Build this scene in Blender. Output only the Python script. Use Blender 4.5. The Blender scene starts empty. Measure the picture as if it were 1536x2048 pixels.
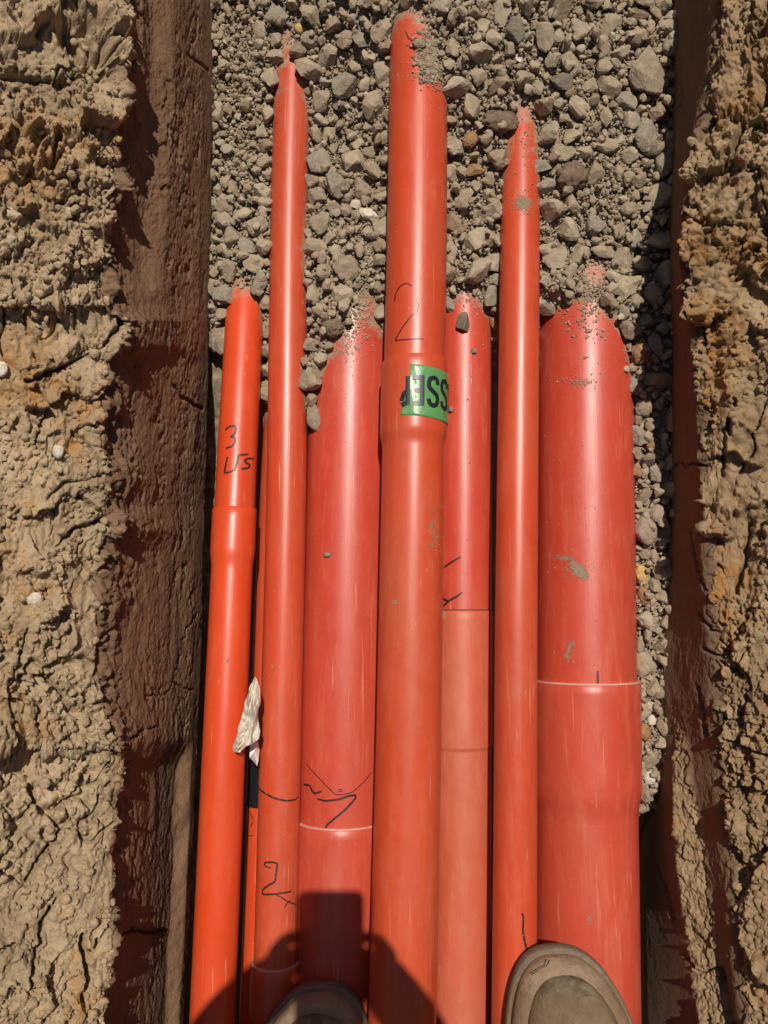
import bpy, bmesh, math, random
import numpy as np
from mathutils import Vector, Matrix, Quaternion
random.seed(7); rng = np.random.default_rng(11)
R_ = math.radians
SC = bpy.context.scene
COL = SC.collection

# ------------------------------------------------------------------ camera
FPX = 1539.0; TH = R_(8.0); CT, ST = math.cos(TH), math.sin(TH); CAMZ = 1.05
cam = bpy.data.cameras.new('camera'); camo = bpy.data.objects.new('camera', cam); COL.objects.link(camo)
camo.location = (0, 0, CAMZ); camo.rotation_euler = (TH, 0, 0)
cam.sensor_fit = 'VERTICAL'; cam.sensor_height = 36; cam.lens = 36*FPX/2048
cam.clip_start = 0.003; cam.clip_end = 600
SC.camera = camo
# ------------------------------------------------------------------ light
SUN = Vector((.065, .34, 1.0)).normalized()
w = bpy.data.worlds.new('World'); SC.world = w; w.use_nodes = True
nt = w.node_tree; nt.nodes.clear()
sky = nt.nodes.new('ShaderNodeTexSky'); sky.sky_type = 'NISHITA'; sky.sun_disc = False
sky.sun_elevation = math.asin(SUN.z); sky.sun_rotation = math.atan2(SUN.x, SUN.y)
bg = nt.nodes.new('ShaderNodeBackground'); bg.inputs[1].default_value = 0.05
ow = nt.nodes.new('ShaderNodeOutputWorld')
nt.links.new(sky.outputs[0], bg.inputs[0]); nt.links.new(bg.outputs[0], ow.inputs[0])
sl = bpy.data.lights.new('sun', 'SUN'); sl.energy = 4.35; sl.angle = R_(0.55); sl.color = (1.0, .93, .82)
slo = bpy.data.objects.new('sun', sl); COL.objects.link(slo)
slo.rotation_euler = SUN.to_track_quat('Z', 'Y').to_euler(); slo.location = (1, 3, 8)
SC.view_settings.view_transform = 'Standard'; SC.view_settings.look = 'None'
SC.view_settings.exposure = 0.0; SC.view_settings.gamma = 1.0; SC.view_settings.use_curve_mapping = False
try:
    SC.cycles.max_bounces = 6; SC.cycles.diffuse_bounces = 4
except Exception: pass

# ------------------------------------------------------------------ measuring helpers
def P(px, py, h):
    """world point h metres below the lens on the sight line of a measured photo position"""
    px = np.asarray(px, float); py = np.asarray(py, float); h = np.asarray(h, float)
    u = (px-768)/FPX; v = (1024-py)/FPX
    D = h/(CT-v*ST)
    return np.stack([u*D, D*(ST+v*CT), CAMZ-h+0*D], -1)
def toPx(p):
    p = np.asarray(p); x, y, z = p[..., 0], p[..., 1], p[..., 2]-CAMZ
    d = y*ST-z*CT; up = y*CT+z*ST
    return 768+FPX*x/d, 1024-FPX*up/d, d

# ------------------------------------------------------------------ numpy noise
_perm = rng.permutation(1024)
_grad = rng.normal(size=(1024, 3)); _grad /= np.linalg.norm(_grad, axis=1)[:, None]
def _hash(ix, iy, iz):
    return _perm[(_perm[(_perm[ix & 1023]+iy) & 1023]+iz) & 1023]
def perlin(p):
    i = np.floor(p).astype(np.int64); f = p-i
    u = f*f*f*(f*(f*6-15)+10); out = np.zeros(len(p))
    for a in (0, 1):
        for b in (0, 1):
            for c in (0, 1):
                g = _grad[_hash(i[:, 0]+a, i[:, 1]+b, i[:, 2]+c)]
                d = (g*(f-np.array([a, b, c]))).sum(1)
                wt = (u[:, 0] if a else 1-u[:, 0])*(u[:, 1] if b else 1-u[:, 1])*(u[:, 2] if c else 1-u[:, 2])
                out += wt*d
    return out*1.5
def fbm(p, s, o=4, gain=.5, off=0.):
    p = p*np.asarray(s)+off; r = np.zeros(len(p)); a = 1.; t = 0
    for k in range(o):
        r += a*perlin(p*(2.03**k)+k*17.3); t += a; a *= gain
    return r/t
def worley(p, s, off=0.):
    p = p*np.asarray(s)+off; i = np.floor(p).astype(np.int64); f1 = np.full(len(p), 9.); f2 = np.full(len(p), 9.); idd = np.zeros(len(p))
    for a in (-1, 0, 1):
        for b in (-1, 0, 1):
            for c in (-1, 0, 1):
                j = i+np.array([a, b, c]); hsh = _hash(j[:, 0], j[:, 1], j[:, 2])
                q = j+.5+.45*_grad[hsh]*1.0
                d = np.sqrt(((q-p)**2).sum(1))
                m = d < f1; f2 = np.where(m, f1, np.minimum(f2, d)); idd = np.where(m, hsh/1024., idd); f1 = np.where(m, d, f1)
    return f1, f2, idd
def sstep(a, b, x):
    t = np.clip((x-a)/(b-a), 0, 1); return t*t*(3-2*t)

# ------------------------------------------------------------------ object helpers
def tag(o, label=None, cat=None, group=None, kind=None):
    if label: o['label'] = label
    if cat: o['category'] = cat
    if group: o['group'] = group
    if kind: o['kind'] = kind
    return o
def empty(name, loc, label=None, cat=None, group=None):
    o = bpy.data.objects.new(name, None); COL.objects.link(o); o.location = loc; o.empty_display_size = .02
    return tag(o, label, cat, group)
def mesh_np(name, V, F, mat=None, parent=None, smooth=False, attrs=None, off=None):
    """V (n,3), F (m,k) arrays; children are given in world coordinates and re-based on their parent"""
    V = np.asarray(V, float); F = np.asarray(F, np.int64)
    me = bpy.data.meshes.new(name)
    k = F.shape[1]; m = len(F)
    me.vertices.add(len(V)); me.loops.add(m*k); me.polygons.add(m)
    base = np.zeros(3)
    if parent is not None:
        b = parent; 
        while b is not None: base = base+np.array(b.location); b = b.parent
    if off is not None: base = base+np.asarray(off)
    me.vertices.foreach_set('co', (V-base).astype(np.float32).ravel())
    me.loops.foreach_set('vertex_index', F.astype(np.int32).ravel())
    me.polygons.foreach_set('loop_start', np.arange(0, m*k, k, dtype=np.int32))
    me.polygons.foreach_set('loop_total', np.full(m, k, np.int32))
    me.polygons.foreach_set('use_smooth', np.full(m, bool(smooth)))
    if attrs:
        for an, av in attrs.items():
            at = me.attributes.new(an, 'FLOAT', 'POINT'); at.data.foreach_set('value', np.asarray(av, np.float32))
    me.update(calc_edges=True)
    if mat: me.materials.append(mat)
    o = bpy.data.objects.new(name, me); COL.objects.link(o)
    if parent is not None: o.parent = parent
    if off is not None: o.location = off
    return o
def grid_faces(nr, nc, wrap=False):
    r = np.arange(nr-1)[:, None]; c = np.arange(nc if wrap else nc-1)[None, :]; c2 = (c+1) % nc
    a = r*nc+c; b = r*nc+c2; d = (r+1)*nc+c; e = (r+1)*nc+c2
    return np.stack([a, b, e, d], -1).reshape(-1, 4)

# ------------------------------------------------------------------ materials
def new_mat(name):
    m = bpy.data.materials.new(name); m.use_nodes = True; n = m.node_tree.nodes; n.clear()
    out = n.new('ShaderNodeOutputMaterial'); b = n.new('ShaderNodeBsdfPrincipled')
    m.node_tree.links.new(b.outputs[0], out.inputs[0]); return m, m.node_tree, b
class NB:
    def __init__(s, nt): s.nt = nt; s.n = nt.nodes; s.tc = s.n.new('ShaderNodeTexCoord')
    def l(s, a, b): s.nt.links.new(a, b)
    def map(s, sc, rot=(0, 0, 0)):
        m = s.n.new('ShaderNodeMapping'); s.l(s.geo(), m.inputs[0]); m.inputs['Scale'].default_value = sc; m.inputs['Rotation'].default_value = rot; return m.outputs[0]
    def geo(s):
        return s.tc.outputs['Object']
    def noise(s, vec, sc, det=4, rough=.55, dist=0.):
        t = s.n.new('ShaderNodeTexNoise'); s.l(vec, t.inputs['Vector']); t.inputs['Scale'].default_value = sc
        t.inputs['Detail'].default_value = det; t.inputs['Roughness'].default_value = rough; t.inputs['Distortion'].default_value = dist; return t.outputs['Fac']
    def vor(s, vec, sc, feat='F1'):
        t = s.n.new('ShaderNodeTexVoronoi'); t.feature = feat; s.l(vec, t.inputs['Vector']); t.inputs['Scale'].default_value = sc; return t.outputs['Distance']
    def ramp(s, fac, stops):
        t = s.n.new('ShaderNodeValToRGB'); s.l(fac, t.inputs[0]); e = t.color_ramp.elements
        while len(e) < len(stops): e.new(.5)
        for k, (p, c) in enumerate(stops):
            e[k].position = p; e[k].color = (c, c, c, 1) if not isinstance(c, tuple) else (*c, 1)
        return t.outputs[0]
    def mix(s, fac, a, b, mode='MIX'):
        t = s.n.new('ShaderNodeMix'); t.data_type = 'RGBA'; t.blend_type = mode
        for i, v in ((0, fac), (6, a), (7, b)):
            if isinstance(v, (int, float)): t.inputs[i].default_value = v
            elif isinstance(v, tuple): t.inputs[i].default_value = (*v, 1)
            else: s.l(v, t.inputs[i])
        return t.outputs[2]
    def math(s, op, a, b=0.):
        t = s.n.new('ShaderNodeMath'); t.operation = op
        for i, v in ((0, a), (1, b)):
            if isinstance(v, (int, float)): t.inputs[i].default_value = v
            else: s.l(v, t.inputs[i])
        return t.outputs[0]
    def attr(s, name):
        t = s.n.new('ShaderNodeAttribute'); t.attribute_name = name; return t.outputs['Fac']
    def bump(s, h, strength, dist, bsdf, prev=None):
        t = s.n.new('ShaderNodeBump'); t.inputs['Strength'].default_value = strength; t.inputs['Distance'].default_value = dist
        s.l(h, t.inputs['Height'])
        if prev is not None: s.l(prev, t.inputs['Normal'])
        s.l(t.outputs[0], bsdf.inputs['Normal']); return t.outputs[0]

def soil_mat(name, dry, mid, clay, ochre):
    m, nt, b = new_mat(name); k = NB(nt)
    n1 = k.noise(k.map((1, 1, 1)), 16, 6, .62); n2 = k.noise(k.map((1, 1, 1)), 120, 5, .65)
    c = k.mix(k.ramp(n1, [(.35, 0.), (.65, 1.)]), mid, dry)
    c = k.mix(k.ramp(n2, [(.3, .55), (.55, 0.)]), c, tuple(x*.62 for x in mid))
    n3 = k.noise(k.map((1, .8, 1)), 9.5, 5, .6, .4)
    oc = k.math('MULTIPLY', k.ramp(n3, [(.52, 0.), (.64, 1.)]), k.ramp(k.noise(k.map((1, 1, 1)), 60, 4), [(.4, .25), (.6, .95)]))
    c = k.mix(oc, c, ochre)
    wl = k.attr('wall'); c = k.mix(wl, c, k.mix(k.ramp(k.noise(k.map((1, .5, 1)), 40, 6, .65), [(.35, 0.), (.65, 1.)]), tuple(x*.82 for x in clay), clay))
    # pale mineral specks
    sp = k.ramp(k.vor(k.map((1, 1, 1)), 260), [(.0, 1.), (.13, 0.)]); sp = k.math('MULTIPLY', sp, k.ramp(k.noise(k.map((1, 1, 1)), 90, 2), [(.55, 0.), (.62, .8)]))
    c = k.mix(sp, c, (.5, .42, .32))
    k.l(c, b.inputs['Base Color']); b.inputs['Roughness'].default_value = .93; b.inputs['Specular IOR Level'].default_value = .18
    st = k.noise(k.map((1, .5, 1)), 260, 5, .7); gr = k.noise(k.map((1, 1, 1)), 430, 4, .7)
    hh = k.math('ADD', st, k.math('MULTIPLY', gr, .8))
    k.bump(hh, 1.0, .0024, b); return m
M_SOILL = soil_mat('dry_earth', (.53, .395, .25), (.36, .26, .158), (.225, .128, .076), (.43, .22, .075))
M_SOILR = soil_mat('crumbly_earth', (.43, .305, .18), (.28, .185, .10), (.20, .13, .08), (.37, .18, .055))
def stone_mat(name='crushed_stone', mul=1.0):
    m, nt, b = new_mat(name); k = NB(nt)
    t = k.attr('tint'); g = tuple
    def q(r, gg, bb): return (r*mul*.99, gg*mul*.985, bb*mul*.98)
    c = k.ramp(t, [(0., q(.19, .135, .09)), (.25, q(.26, .195, .13)), (.55, q(.31, .245, .17)), (.80, q(.36, .295, .215)), (.90, q(.25, .22, .18)), (.955, q(.29, .185, .105)), (1., q(.55, .48, .36))])
    n1 = k.noise(k.map((1, 1, 1)), 90, 5, .6); c = k.mix(k.ramp(n1, [(.3, .6), (.6, 0.)]), c, q(.15, .11, .08))
    n2 = k.noise(k.map((1, 1, 1)), 300, 4, .6); c = k.mix(k.ramp(n2, [(.5, 0.), (.75, .45)]), c, q(.38, .31, .225))
    k.l(c, b.inputs['Base Color']); b.inputs['Roughness'].default_value = .9; b.inputs['Specular IOR Level'].default_value = .2
    k.bump(k.math('ADD', k.noise(k.map((1, 1, 1)), 210, 5, .65), k.math('MULTIPLY', k.noise(k.map((1, 1, 1)), 700, 3, .6), .5)), .8, .0016, b)
    return m
M_STONE = stone_mat('crushed_stone', 1.18)
def rock_mat(name, col, dark, spec=.2):
    m, nt, b = new_mat(name); k = NB(nt)
    n1 = k.noise(k.map((1, 1, 1)), 75, 6, .65); c = k.mix(k.ramp(n1, [(.36, 0.), (.6, 1.)]), dark, col)
    c = k.mix(k.ramp(k.noise(k.map((1, 1, 1)), 320, 4), [(.45, 0.), (.7, .35)]), c, tuple(min(1, x*1.45) for x in col))
    k.l(c, b.inputs['Base Color']); b.inputs['Roughness'].default_value = .88; b.inputs['Specular IOR Level'].default_value = spec
    k.bump(k.math('ADD', k.noise(k.map((1, 1, 1)), 170, 6, .65), k.math('MULTIPLY', k.noise(k.map((1, 1, 1)), 600, 3), .5)), .85, .0022, b); return m
RM = dict(tan=rock_mat('tan_stone', (.31, .245, .175), (.20, .15, .105)), grey=rock_mat('grey_stone', (.30, .25, .19), (.20, .165, .12)),
          brown=rock_mat('brown_clod', (.22, .155, .105), (.12, .08, .055)), ochre=rock_mat('ochre_stone', (.34, .19, .085), (.22, .13, .075)),
          yellow=rock_mat('yellow_stone', (.55, .36, .13), (.33, .23, .12)), white=rock_mat('white_stone', (.62, .55, .46), (.45, .37, .28)),
          pale=rock_mat('pale_stone', (.50, .42, .29), (.35, .27, .18)), pink=rock_mat('pinkish_stone', (.36, .26, .205), (.26, .19, .15)),
          dark=rock_mat('dark_stone', (.20, .165, .125), (.12, .095, .07)))
def pipe_mat(name, col, dusty, rough=.36, dustc=(.44, .20, .12)):
    m, nt, b = new_mat(name); k = NB(nt)
    n1 = k.noise(k.map((1, .35, 1)), 14, 5, .6); n2 = k.noise(k.map((1, .5, 1)), 55, 4, .65)
    c = k.mix(k.ramp(n1, [(.3, 0.), (.7, 1.)]), col, tuple(x*.86 for x in col))
    dm = k.math('MULTIPLY', k.ramp(n2, [(.32, .35), (.68, 1.)]), k.ramp(n1, [(.35, .45), (.65, 1.)]))
    c = k.mix(k.math('MULTIPLY', dm, dusty), c, dustc)
    big = k.noise(k.map((1, .3, 1)), 6.5, 5, .65, .6); c = k.mix(k.math('MULTIPLY', k.ramp(big, [(.5, 0.), (.72, 1.)]), min(.5, dusty*.85+.03)), c, dustc)
    rub = k.noise(k.map((1, .12, 1)), 70, 5, .7, .3); c = k.mix(k.math('MULTIPLY', k.ramp(rub, [(.50, 0.), (.72, .7)]), min(.6, dusty+.22)), c, (.60, .19, .11))
    rb2 = k.noise(k.map((1, .6, 1)), 33, 8, .78, .8); c = k.mix(k.math('MULTIPLY', k.ramp(rb2, [(.47, 0.), (.66, 1.)]), .30), c, tuple(x*.70 for x in col))
    sp2 = k.math('MULTIPLY', k.ramp(k.vor(k.map((1, .7, 1)), 420), [(.07, 1.), (.13, 0.)]), k.ramp(k.noise(k.map((1, .5, 1)), 11, 4), [(.45, 0.), (.6, .8)])); c = k.mix(k.math('MULTIPLY', sp2, .6), c, (.50, .26, .17))
    # long fine scratches along the pipe and a few slanted ones
    s1 = k.ramp(k.noise(k.map((1, .018, 1)), 330, 2, .5), [(.66, 0.), (.70, 1.)])
    s1 = k.math('MULTIPLY', s1, k.ramp(k.noise(k.map((1, .3, 1)), 13, 3), [(.53, 0.), (.7, .6)]))
    s2 = k.ramp(k.noise(k.map((1, .035, 1), (0, 0, .35)), 300, 2, .5), [(.68, 0.), (.71, 1.)])
    s2 = k.math('MULTIPLY', s2, k.ramp(k.noise(k.map((1, 1, 1)), 16, 2), [(.52, 0.), (.6, .7)]))
    s3 = k.math('MULTIPLY', k.ramp(k.noise(k.map((1, .2, .6), (0, .1, -.9)), 260, 3, .6), [(.70, 0.), (.73, .8)]), k.ramp(k.noise(k.map((1, 1, 1)), 19, 3), [(.53, 0.), (.62, 1.)]))
    sc = k.math('MAXIMUM', k.math('MAXIMUM', s1, s2), s3)
    c = k.mix(k.math('MULTIPLY', sc, .55), c, (.72, .36, .22))
    # specks of grit
    v = k.ramp(k.vor(k.map((1, .8, 1)), 150), [(.035, 1.), (.06, 0.)]); v = k.math('MULTIPLY', v, k.ramp(k.noise(k.map((1, 1, 1)), 22, 3), [(.5, 0.), (.6, .9)]))
    c = k.mix(k.math('MULTIPLY', v, .8), c, (.40, .24, .15))
    fa = k.math('ADD', k.attr('film'), k.math('MULTIPLY', k.math('SUBTRACT', k.noise(k.map((1, 1, 1)), 85, 6, .75), .5), 2.3)); c = k.mix(k.ramp(fa, [(.42, 0.), (.85, .9)]), c, (.34, .225, .15))
    # clinging dirt smudges
    dd = k.ramp(k.noise(k.map((1, .45, 1)), 27, 7, .72, .5), [(.655, 0.), (.74, .7)]); c = k.mix(dd, c, (.30, .17, .10))
    k.l(c, b.inputs['Base Color'])
    r = k.math('ADD', k.math('MULTIPLY', dm,   .16*min(1, dusty*1.6)+.02), rough); r = k.math('ADD', r, k.math('MULTIPLY', k.noise(k.map((1, .1, 1)), 120, 4), .10)); k.l(r, b.inputs['Roughness'])
    b.inputs['Specular IOR Level'].default_value = .5
    g = k.noise(k.map((1, .004, 1)), 650, 3, .6); w2 = k.noise(k.map((1, .2, 1)), 45, 3)
    k.bump(k.math('ADD', k.math('MULTIPLY', g, .35), k.math('ADD', w2, k.math('MULTIPLY', sc, -.4))), .28, .0009, b); return m
M_ORNEW = pipe_mat('clean_orange_plastic', (.66, .062, .013), .05, .29)
M_OR = pipe_mat('scuffed_orange_plastic', (.56, .055, .014), .18, .29)
M_RED = pipe_mat('dusty_red_plastic', (.53, .050, .026), .28, .31, (.47, .125, .068))
M_SALM = pipe_mat('faded_salmon_plastic', (.53, .08, .036), .60, .36, (.47, .14, .08))
def plain(name, col, rough=.5, bumps=None, nz=.0):
    m, nt, b = new_mat(name); k = NB(nt)
    c = k.mix(k.ramp(k.noise(k.map((1, 1, 1)), 60, 5, .65), [(.35, 0.), (.65, 1.)]), tuple(x*(1-nz) for x in col), col)
    k.l(c, b.inputs['Base Color']); b.inputs['Roughness'].default_value = rough
    if bumps: k.bump(k.noise(k.map((1, 1, 1)), bumps[0], 4), .6, bumps[1], b)
    return m
M_RIM = plain('pale_cut_plastic', (.68, .34, .27), .6, nz=.2)
M_JOINT_SHADOW = plain('painted_joint_shadow', (.05, .012, .008), .7)  # near-black colour standing in for shade at a pipe joint
def ink_mat():
    m, nt, b = new_mat('marker_ink'); k = NB(nt)
    b.inputs['Base Color'].default_value = (.022, .012, .014, 1); b.inputs['Roughness'].default_value = .45
    tr = k.n.new('ShaderNodeBsdfTransparent'); mx = k.n.new('ShaderNodeMixShader')
    k.l(k.ramp(k.noise(k.map((1, 1, 1)), 420, 3, .6), [(.30, 0.), (.46, .93)]), mx.inputs[0]); k.l(tr.outputs[0], mx.inputs[1]); k.l(b.outputs[0], mx.inputs[2])
    out = [n for n in k.n if n.type == 'OUTPUT_MATERIAL'][0]; k.l(mx.outputs[0], out.inputs[0]); return m
M_INK = ink_mat()
M_TAPE = plain('green_tape', (.115, .31, .105), .32, (160, .0006), .18)
M_LETT = plain('tape_print', (.012, .014, .02), .4, nz=.3)
M_PAPER = plain('soiled_paper', (.74, .66, .55), .75, (120, .001), .22)
M_FOIL = plain('white_wrapper', (.88, .87, .84), .3, (80, .001), .1)
M_NAVY = plain('navy_sleeve', (.014, .012, .018), .4, (90, .0008), .4)

# ================================================================== the pipes (measured axes)
class Pipe:
    def __init__(s, r, pts):           # pts: (photo y, photo x, depth below lens)
        a = np.array([P(x, y, h) for (y, x, h) in pts]); o = np.argsort(a[:, 1]); a = a[o]
        # run straight on beyond the frame at both ends
        d0 = (a[0]-a[1])/abs(a[0][1]-a[1][1]); d1 = (a[-1]-a[-2])/abs(a[-1][1]-a[-2][1])
        d1[2] = min(d1[2], 0.0)-.22; d0[2] = 0
        a = np.vstack([a[0]+d0*1.6, a, a[-1]+d1*.35]); s.a = a; s.r = r
        yy = np.linspace(a[0, 1], a[-1, 1], 400); xs = np.interp(yy, a[:, 1], a[:, 0]); zs = np.interp(yy, a[:, 1], a[:, 2])
        kk = np.hanning(31); kk /= kk.sum()
        xs = np.convolve(np.pad(xs, 15, 'reflect', reflect_type='odd'), kk, 'valid'); zs = np.convolve(np.pad(zs, 15, 'reflect', reflect_type='odd'), kk, 'valid')
        s.yy, s.xs, s.zs = yy, xs, zs
    def ax(s, y): return np.interp(y, s.yy, s.xs), np.interp(y, s.yy, s.zs)
    def ypx(s, py):                    # world y where the crown of the pipe passes photo row py
        zt = np.interp(s.yy, s.yy, s.zs)+s.r; q = toPx(np.stack([s.xs, s.yy, zt], -1))[1]
        o = np.argsort(q); return float(np.interp(py, q[o], s.yy[o]))
    def on(s, px, py, r=None, lift=.0004):
        r = r or s.r; h = CAMZ-(np.interp(0.2, s.yy, s.zs)+r)
        for _ in range(12):
            p = P(px, py, h); cx, cz = s.ax(p[1]); dx = np.clip(p[0]-cx, -.995*r, .995*r); h = CAMZ-(cz+math.sqrt(r*r-dx*dx))
        p = P(px, py, h); cx, cz = s.ax(p[1]); a = math.asin(np.clip((p[0]-cx)/r, -.999, .999))
        return a, p[1]
    def pt(s, a, y, r): cx, cz = s.ax(y); return np.stack([cx+r*np.sin(a), y+0*a, cz+r*np.cos(a)], -1)
A = Pipe(.025, [(480, 495, 1.02), (560, 493, .985), (1000, 470, .945), (1500, 448, .928), (2048, 424, .930)])
B = Pipe(.025, [(40, 588, .958), (450, 578, .962), (1000, 573, .958), (1500, 561, .957), (2048, 548, .955)])
C = Pipe(.0375, [(40, 838, .905), (450, 834, .905), (1000, 825, .908), (1500, 817, .912), (2048, 804, .915)])
D = Pipe(.025, [(200, 1043, .93), (508, 1040, .925), (1200, 1032.5, .920), (1700, 1030.5, .925), (2048, 1028, .925)])
E = Pipe(.0625, [(430, 1168, 1.03), (560, 1168, .985), (1000, 1169, .985), (1635, 1170, .985), (2048, 1172, .985)])
L = Pipe(.055, [(430, 706, 1.04), (560, 704, .99), (900, 698, .99), (1740, 681, .99), (2048, 676, .99)])
M = Pipe(.0375, [(440, 927, 1.03), (550, 926, .985), (1000, 925, .985), (1500, 922, .985), (2048, 918, .985)])
Z = Pipe(.025, [(700, 572, 1.015), (1170, 549, 1.014), (1500, 538, 1.013), (1838, 527, 1.013), (2048, 520, 1.013)])
PIPES = [A, B, C, D, E, L, M, Z]
TUBES = []
def tube_mesh(name, pipe, prof, mat, parent, n=96, step=.01):
    """prof: list of (y, radius); surface of revolution that follows the pipe's axis; sharp steps where y repeats"""
    rows = []
    for (y0, r0), (y1, r1) in zip(prof[:-1], prof[1:]):
        m = max(1, int(abs(y1-y0)/step))
        for i in range(m): rows.append((y0+(y1-y0)*i/m, r0+(r1-r0)*i/m))
    rows.append(prof[-1]); t = np.linspace(0, 2*np.pi, n, endpoint=False)
    V = np.concatenate([pipe.pt(t, np.full(n, y), r) for y, r in rows])
    o = mesh_np(name, V, grid_faces(len(rows), n, True), mat, parent, smooth=True)
    TUBES.append((o, V)); return o
def sharp(o, ang=35):
    me = o.data; bm = bmesh.new(); bm.from_mesh(me)
    for e in bm.edges:
        if len(e.link_faces) == 2 and e.calc_face_angle(0) > R_(ang): e.smooth = False
    bm.to_mesh(me); bm.free()
def ring(name, pipe, y0, y1, r0, r1, mat, parent):
    o = tube_mesh(name, pipe, [(y0, r0), (y0, r1), (y1, r1), (y1, r0), (y0, r0)], mat, parent); sharp(o); return o
YN = -1.75; YF = 1.25
def pipe_thing(name, label, pipe, y0, y1, mat, sock=None, rim=None, extra=None):
    """sock = (y_mouth, y_full_end, y_taper_end, r_socket): mouth is the far end at y1"""
    cx, cz = pipe.ax((y0+y1)/2)
    o = empty(name, (float(cx), (y0+y1)/2, float(cz-pipe.r)), label, 'pipe', 'orange drain pipes laid along the trench')
    r = pipe.r
    if sock is None:
        sharp(tube_mesh('tube', pipe, [(y0, r-.002), (y0, r), (y1, r), (y1, r-.002)], mat, o))
        return o, None
    ym, yf, yt, rs = sock
    sharp(tube_mesh('tube', pipe, [(y0, r-.002), (y0, r), (yt, r)], mat, o))
    pr = [(yt, r)]
    for i in range(1, 9): f = i/8; pr.append((yt+(yf-yt)*f, r+(rs-r)*(f*f*(3-2*f))))
    pr += [(ym-.0012, rs), (ym, rs-.0009), (ym, r+.0003), (ym-.03, r+.0003)]
    s = tube_mesh('socket', pipe, pr, mat, o, step=.01); sharp(s, 40)
    if mat is M_SALM: ring('joint_shadow_line', pipe, ym+(rim or 0)+.0001, ym+(rim or 0)+.0013, r+.0001, r+.0006, M_JOINT_SHADOW, s)  # thin dark ring painted as the shadow line of the joint
    if rim: ring('rim', pipe, ym-.0002, ym+rim, r+.0002, rs-.0004, M_RIM, s)
    return o, s
def ribbon(name, pipe, strokes, wpx, parent, r=None, px=True, mat=None, lift=.00035):
    V, F = [], []; rr = (r or pipe.r); b = 0
    for st in strokes:
        q = [pipe.on(x, y, rr) for x, y in st] if px else st
        q = np.array([(a*rr, y) for a, y in q]); 
        # resample + smooth
        d = np.r_[0, np.cumsum(np.linalg.norm(np.diff(q, axis=0), axis=1))]; n = max(3, int(d[-1]/.0012)); t = np.linspace(0, d[-1], n)
        q = np.stack([np.interp(t, d, q[:, 0]), np.interp(t, d, q[:, 1])], -1)
        if px and n > 6:
            for _ in range(2): q[1:-1] = (q[:-2]+2*q[1:-1]+q[2:])/4
        tg = np.gradient(q, axis=0); tg /= np.linalg.norm(tg, axis=1)[:, None]+1e-9; nm = np.stack([-tg[:, 1], tg[:, 0]], -1)
        wv = wpx*.5*.00058 if px else wpx*.5
        wv = wv*(.75+.35*np.sin(np.linspace(.3, 2.9, n))) if px else wv*np.ones(n)
        for sgn in (-1, 0, 1):
            e = q+nm*(sgn*wv)[:, None]; V.append(pipe.pt(e[:, 0]/rr, e[:, 1], rr+lift))
        i = np.arange(n-1)
        for c in (0, n): F.append(np.stack([b+c+i, b+c+n+i, b+c+n+i+1, b+c+i+1], -1))
        b += 3*n
    return mesh_np(name, np.concatenate(V), np.concatenate(F), mat or M_INK, parent)
def c3(pts): return [(380+x/2.954, 500+y/2.954) for x, y in pts]
def c5(pts): return [(380+x/2.954, 1000+y/2.954) for x, y in pts]
def c6(pts): return [(860+x/2.954, 1000+y/2.954) for x, y in pts]
def c7(pts): return [(380+x/2.954, 1500+y/2.954) for x, y in pts]
def c8(pts): return [(860+x/2.954, 1500+y/2.954) for x, y in pts]

# -- narrow pipe by the left wall: two lengths
yA = A.ypx(1012)
aN, aS = pipe_thing('drain_pipe', 'bright clean orange narrow pipe along left wall, its socket halfway up the photo', A, YN, yA, M_ORNEW, (yA, A.ypx(1095), A.ypx(1135), .0272))
aF, _ = pipe_thing('drain_pipe', 'narrow orange pipe by left wall marked 3, far length plugged into a socket', A, yA-.028, A.yy[-1], M_ORNEW)
ribbon('marker_writing', A, [c3([(208, 1065), (225, 1047), (245, 1040), (268, 1040), (272, 1055), (265, 1085), (240, 1106), (262, 1104), (268, 1130), (250, 1160), (212, 1172)]),
    c3([(222, 1222), (212, 1270), (203, 1318), (232, 1314), (265, 1298)]), c3([(287, 1212), (280, 1250), (262, 1305)]), c3([(283, 1214), (310, 1210), (345, 1207)]),
    c3([(374, 1232), (345, 1232), (322, 1240), (332, 1260), (355, 1270), (345, 1288), (303, 1295)])], 4.4, aF)
# -- second pipe
yB = B.ypx(1942)
bN, bS = pipe_thing('drain_pipe', 'narrow orange pipe whose open socket rim lies beside the shaded left boot', B, YN, yB, M_OR, (yB, B.ypx(2035), B.ypx(2080), .0285), .0012)
bF, _ = pipe_thing('drain_pipe', 'long narrow scuffed orange pipe, second from left wall, marked with a 2', B, yB-.03, B.yy[-1], M_OR)
ribbon('marker_writing', B, [c7([(405, 215), (430, 245), (455, 262), (500, 285), (570, 300), (620, 293), (640, 276)]),
    c7([(480, 697), (455, 692), (440, 680), (442, 664), (480, 662), (516, 668), (512, 715), (503, 778), (462, 800), (430, 825), (428, 852), (480, 852), (540, 845), (597, 834)])], 3.6, bF)
ribbon('marker_writing', B, [c7([(500, 850), (545, 872), (575, 897), (628, 912)]), c7([(575, 900), (557, 932)]), c7([(575, 898), (592, 888)])], 2.2, bF)
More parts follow.
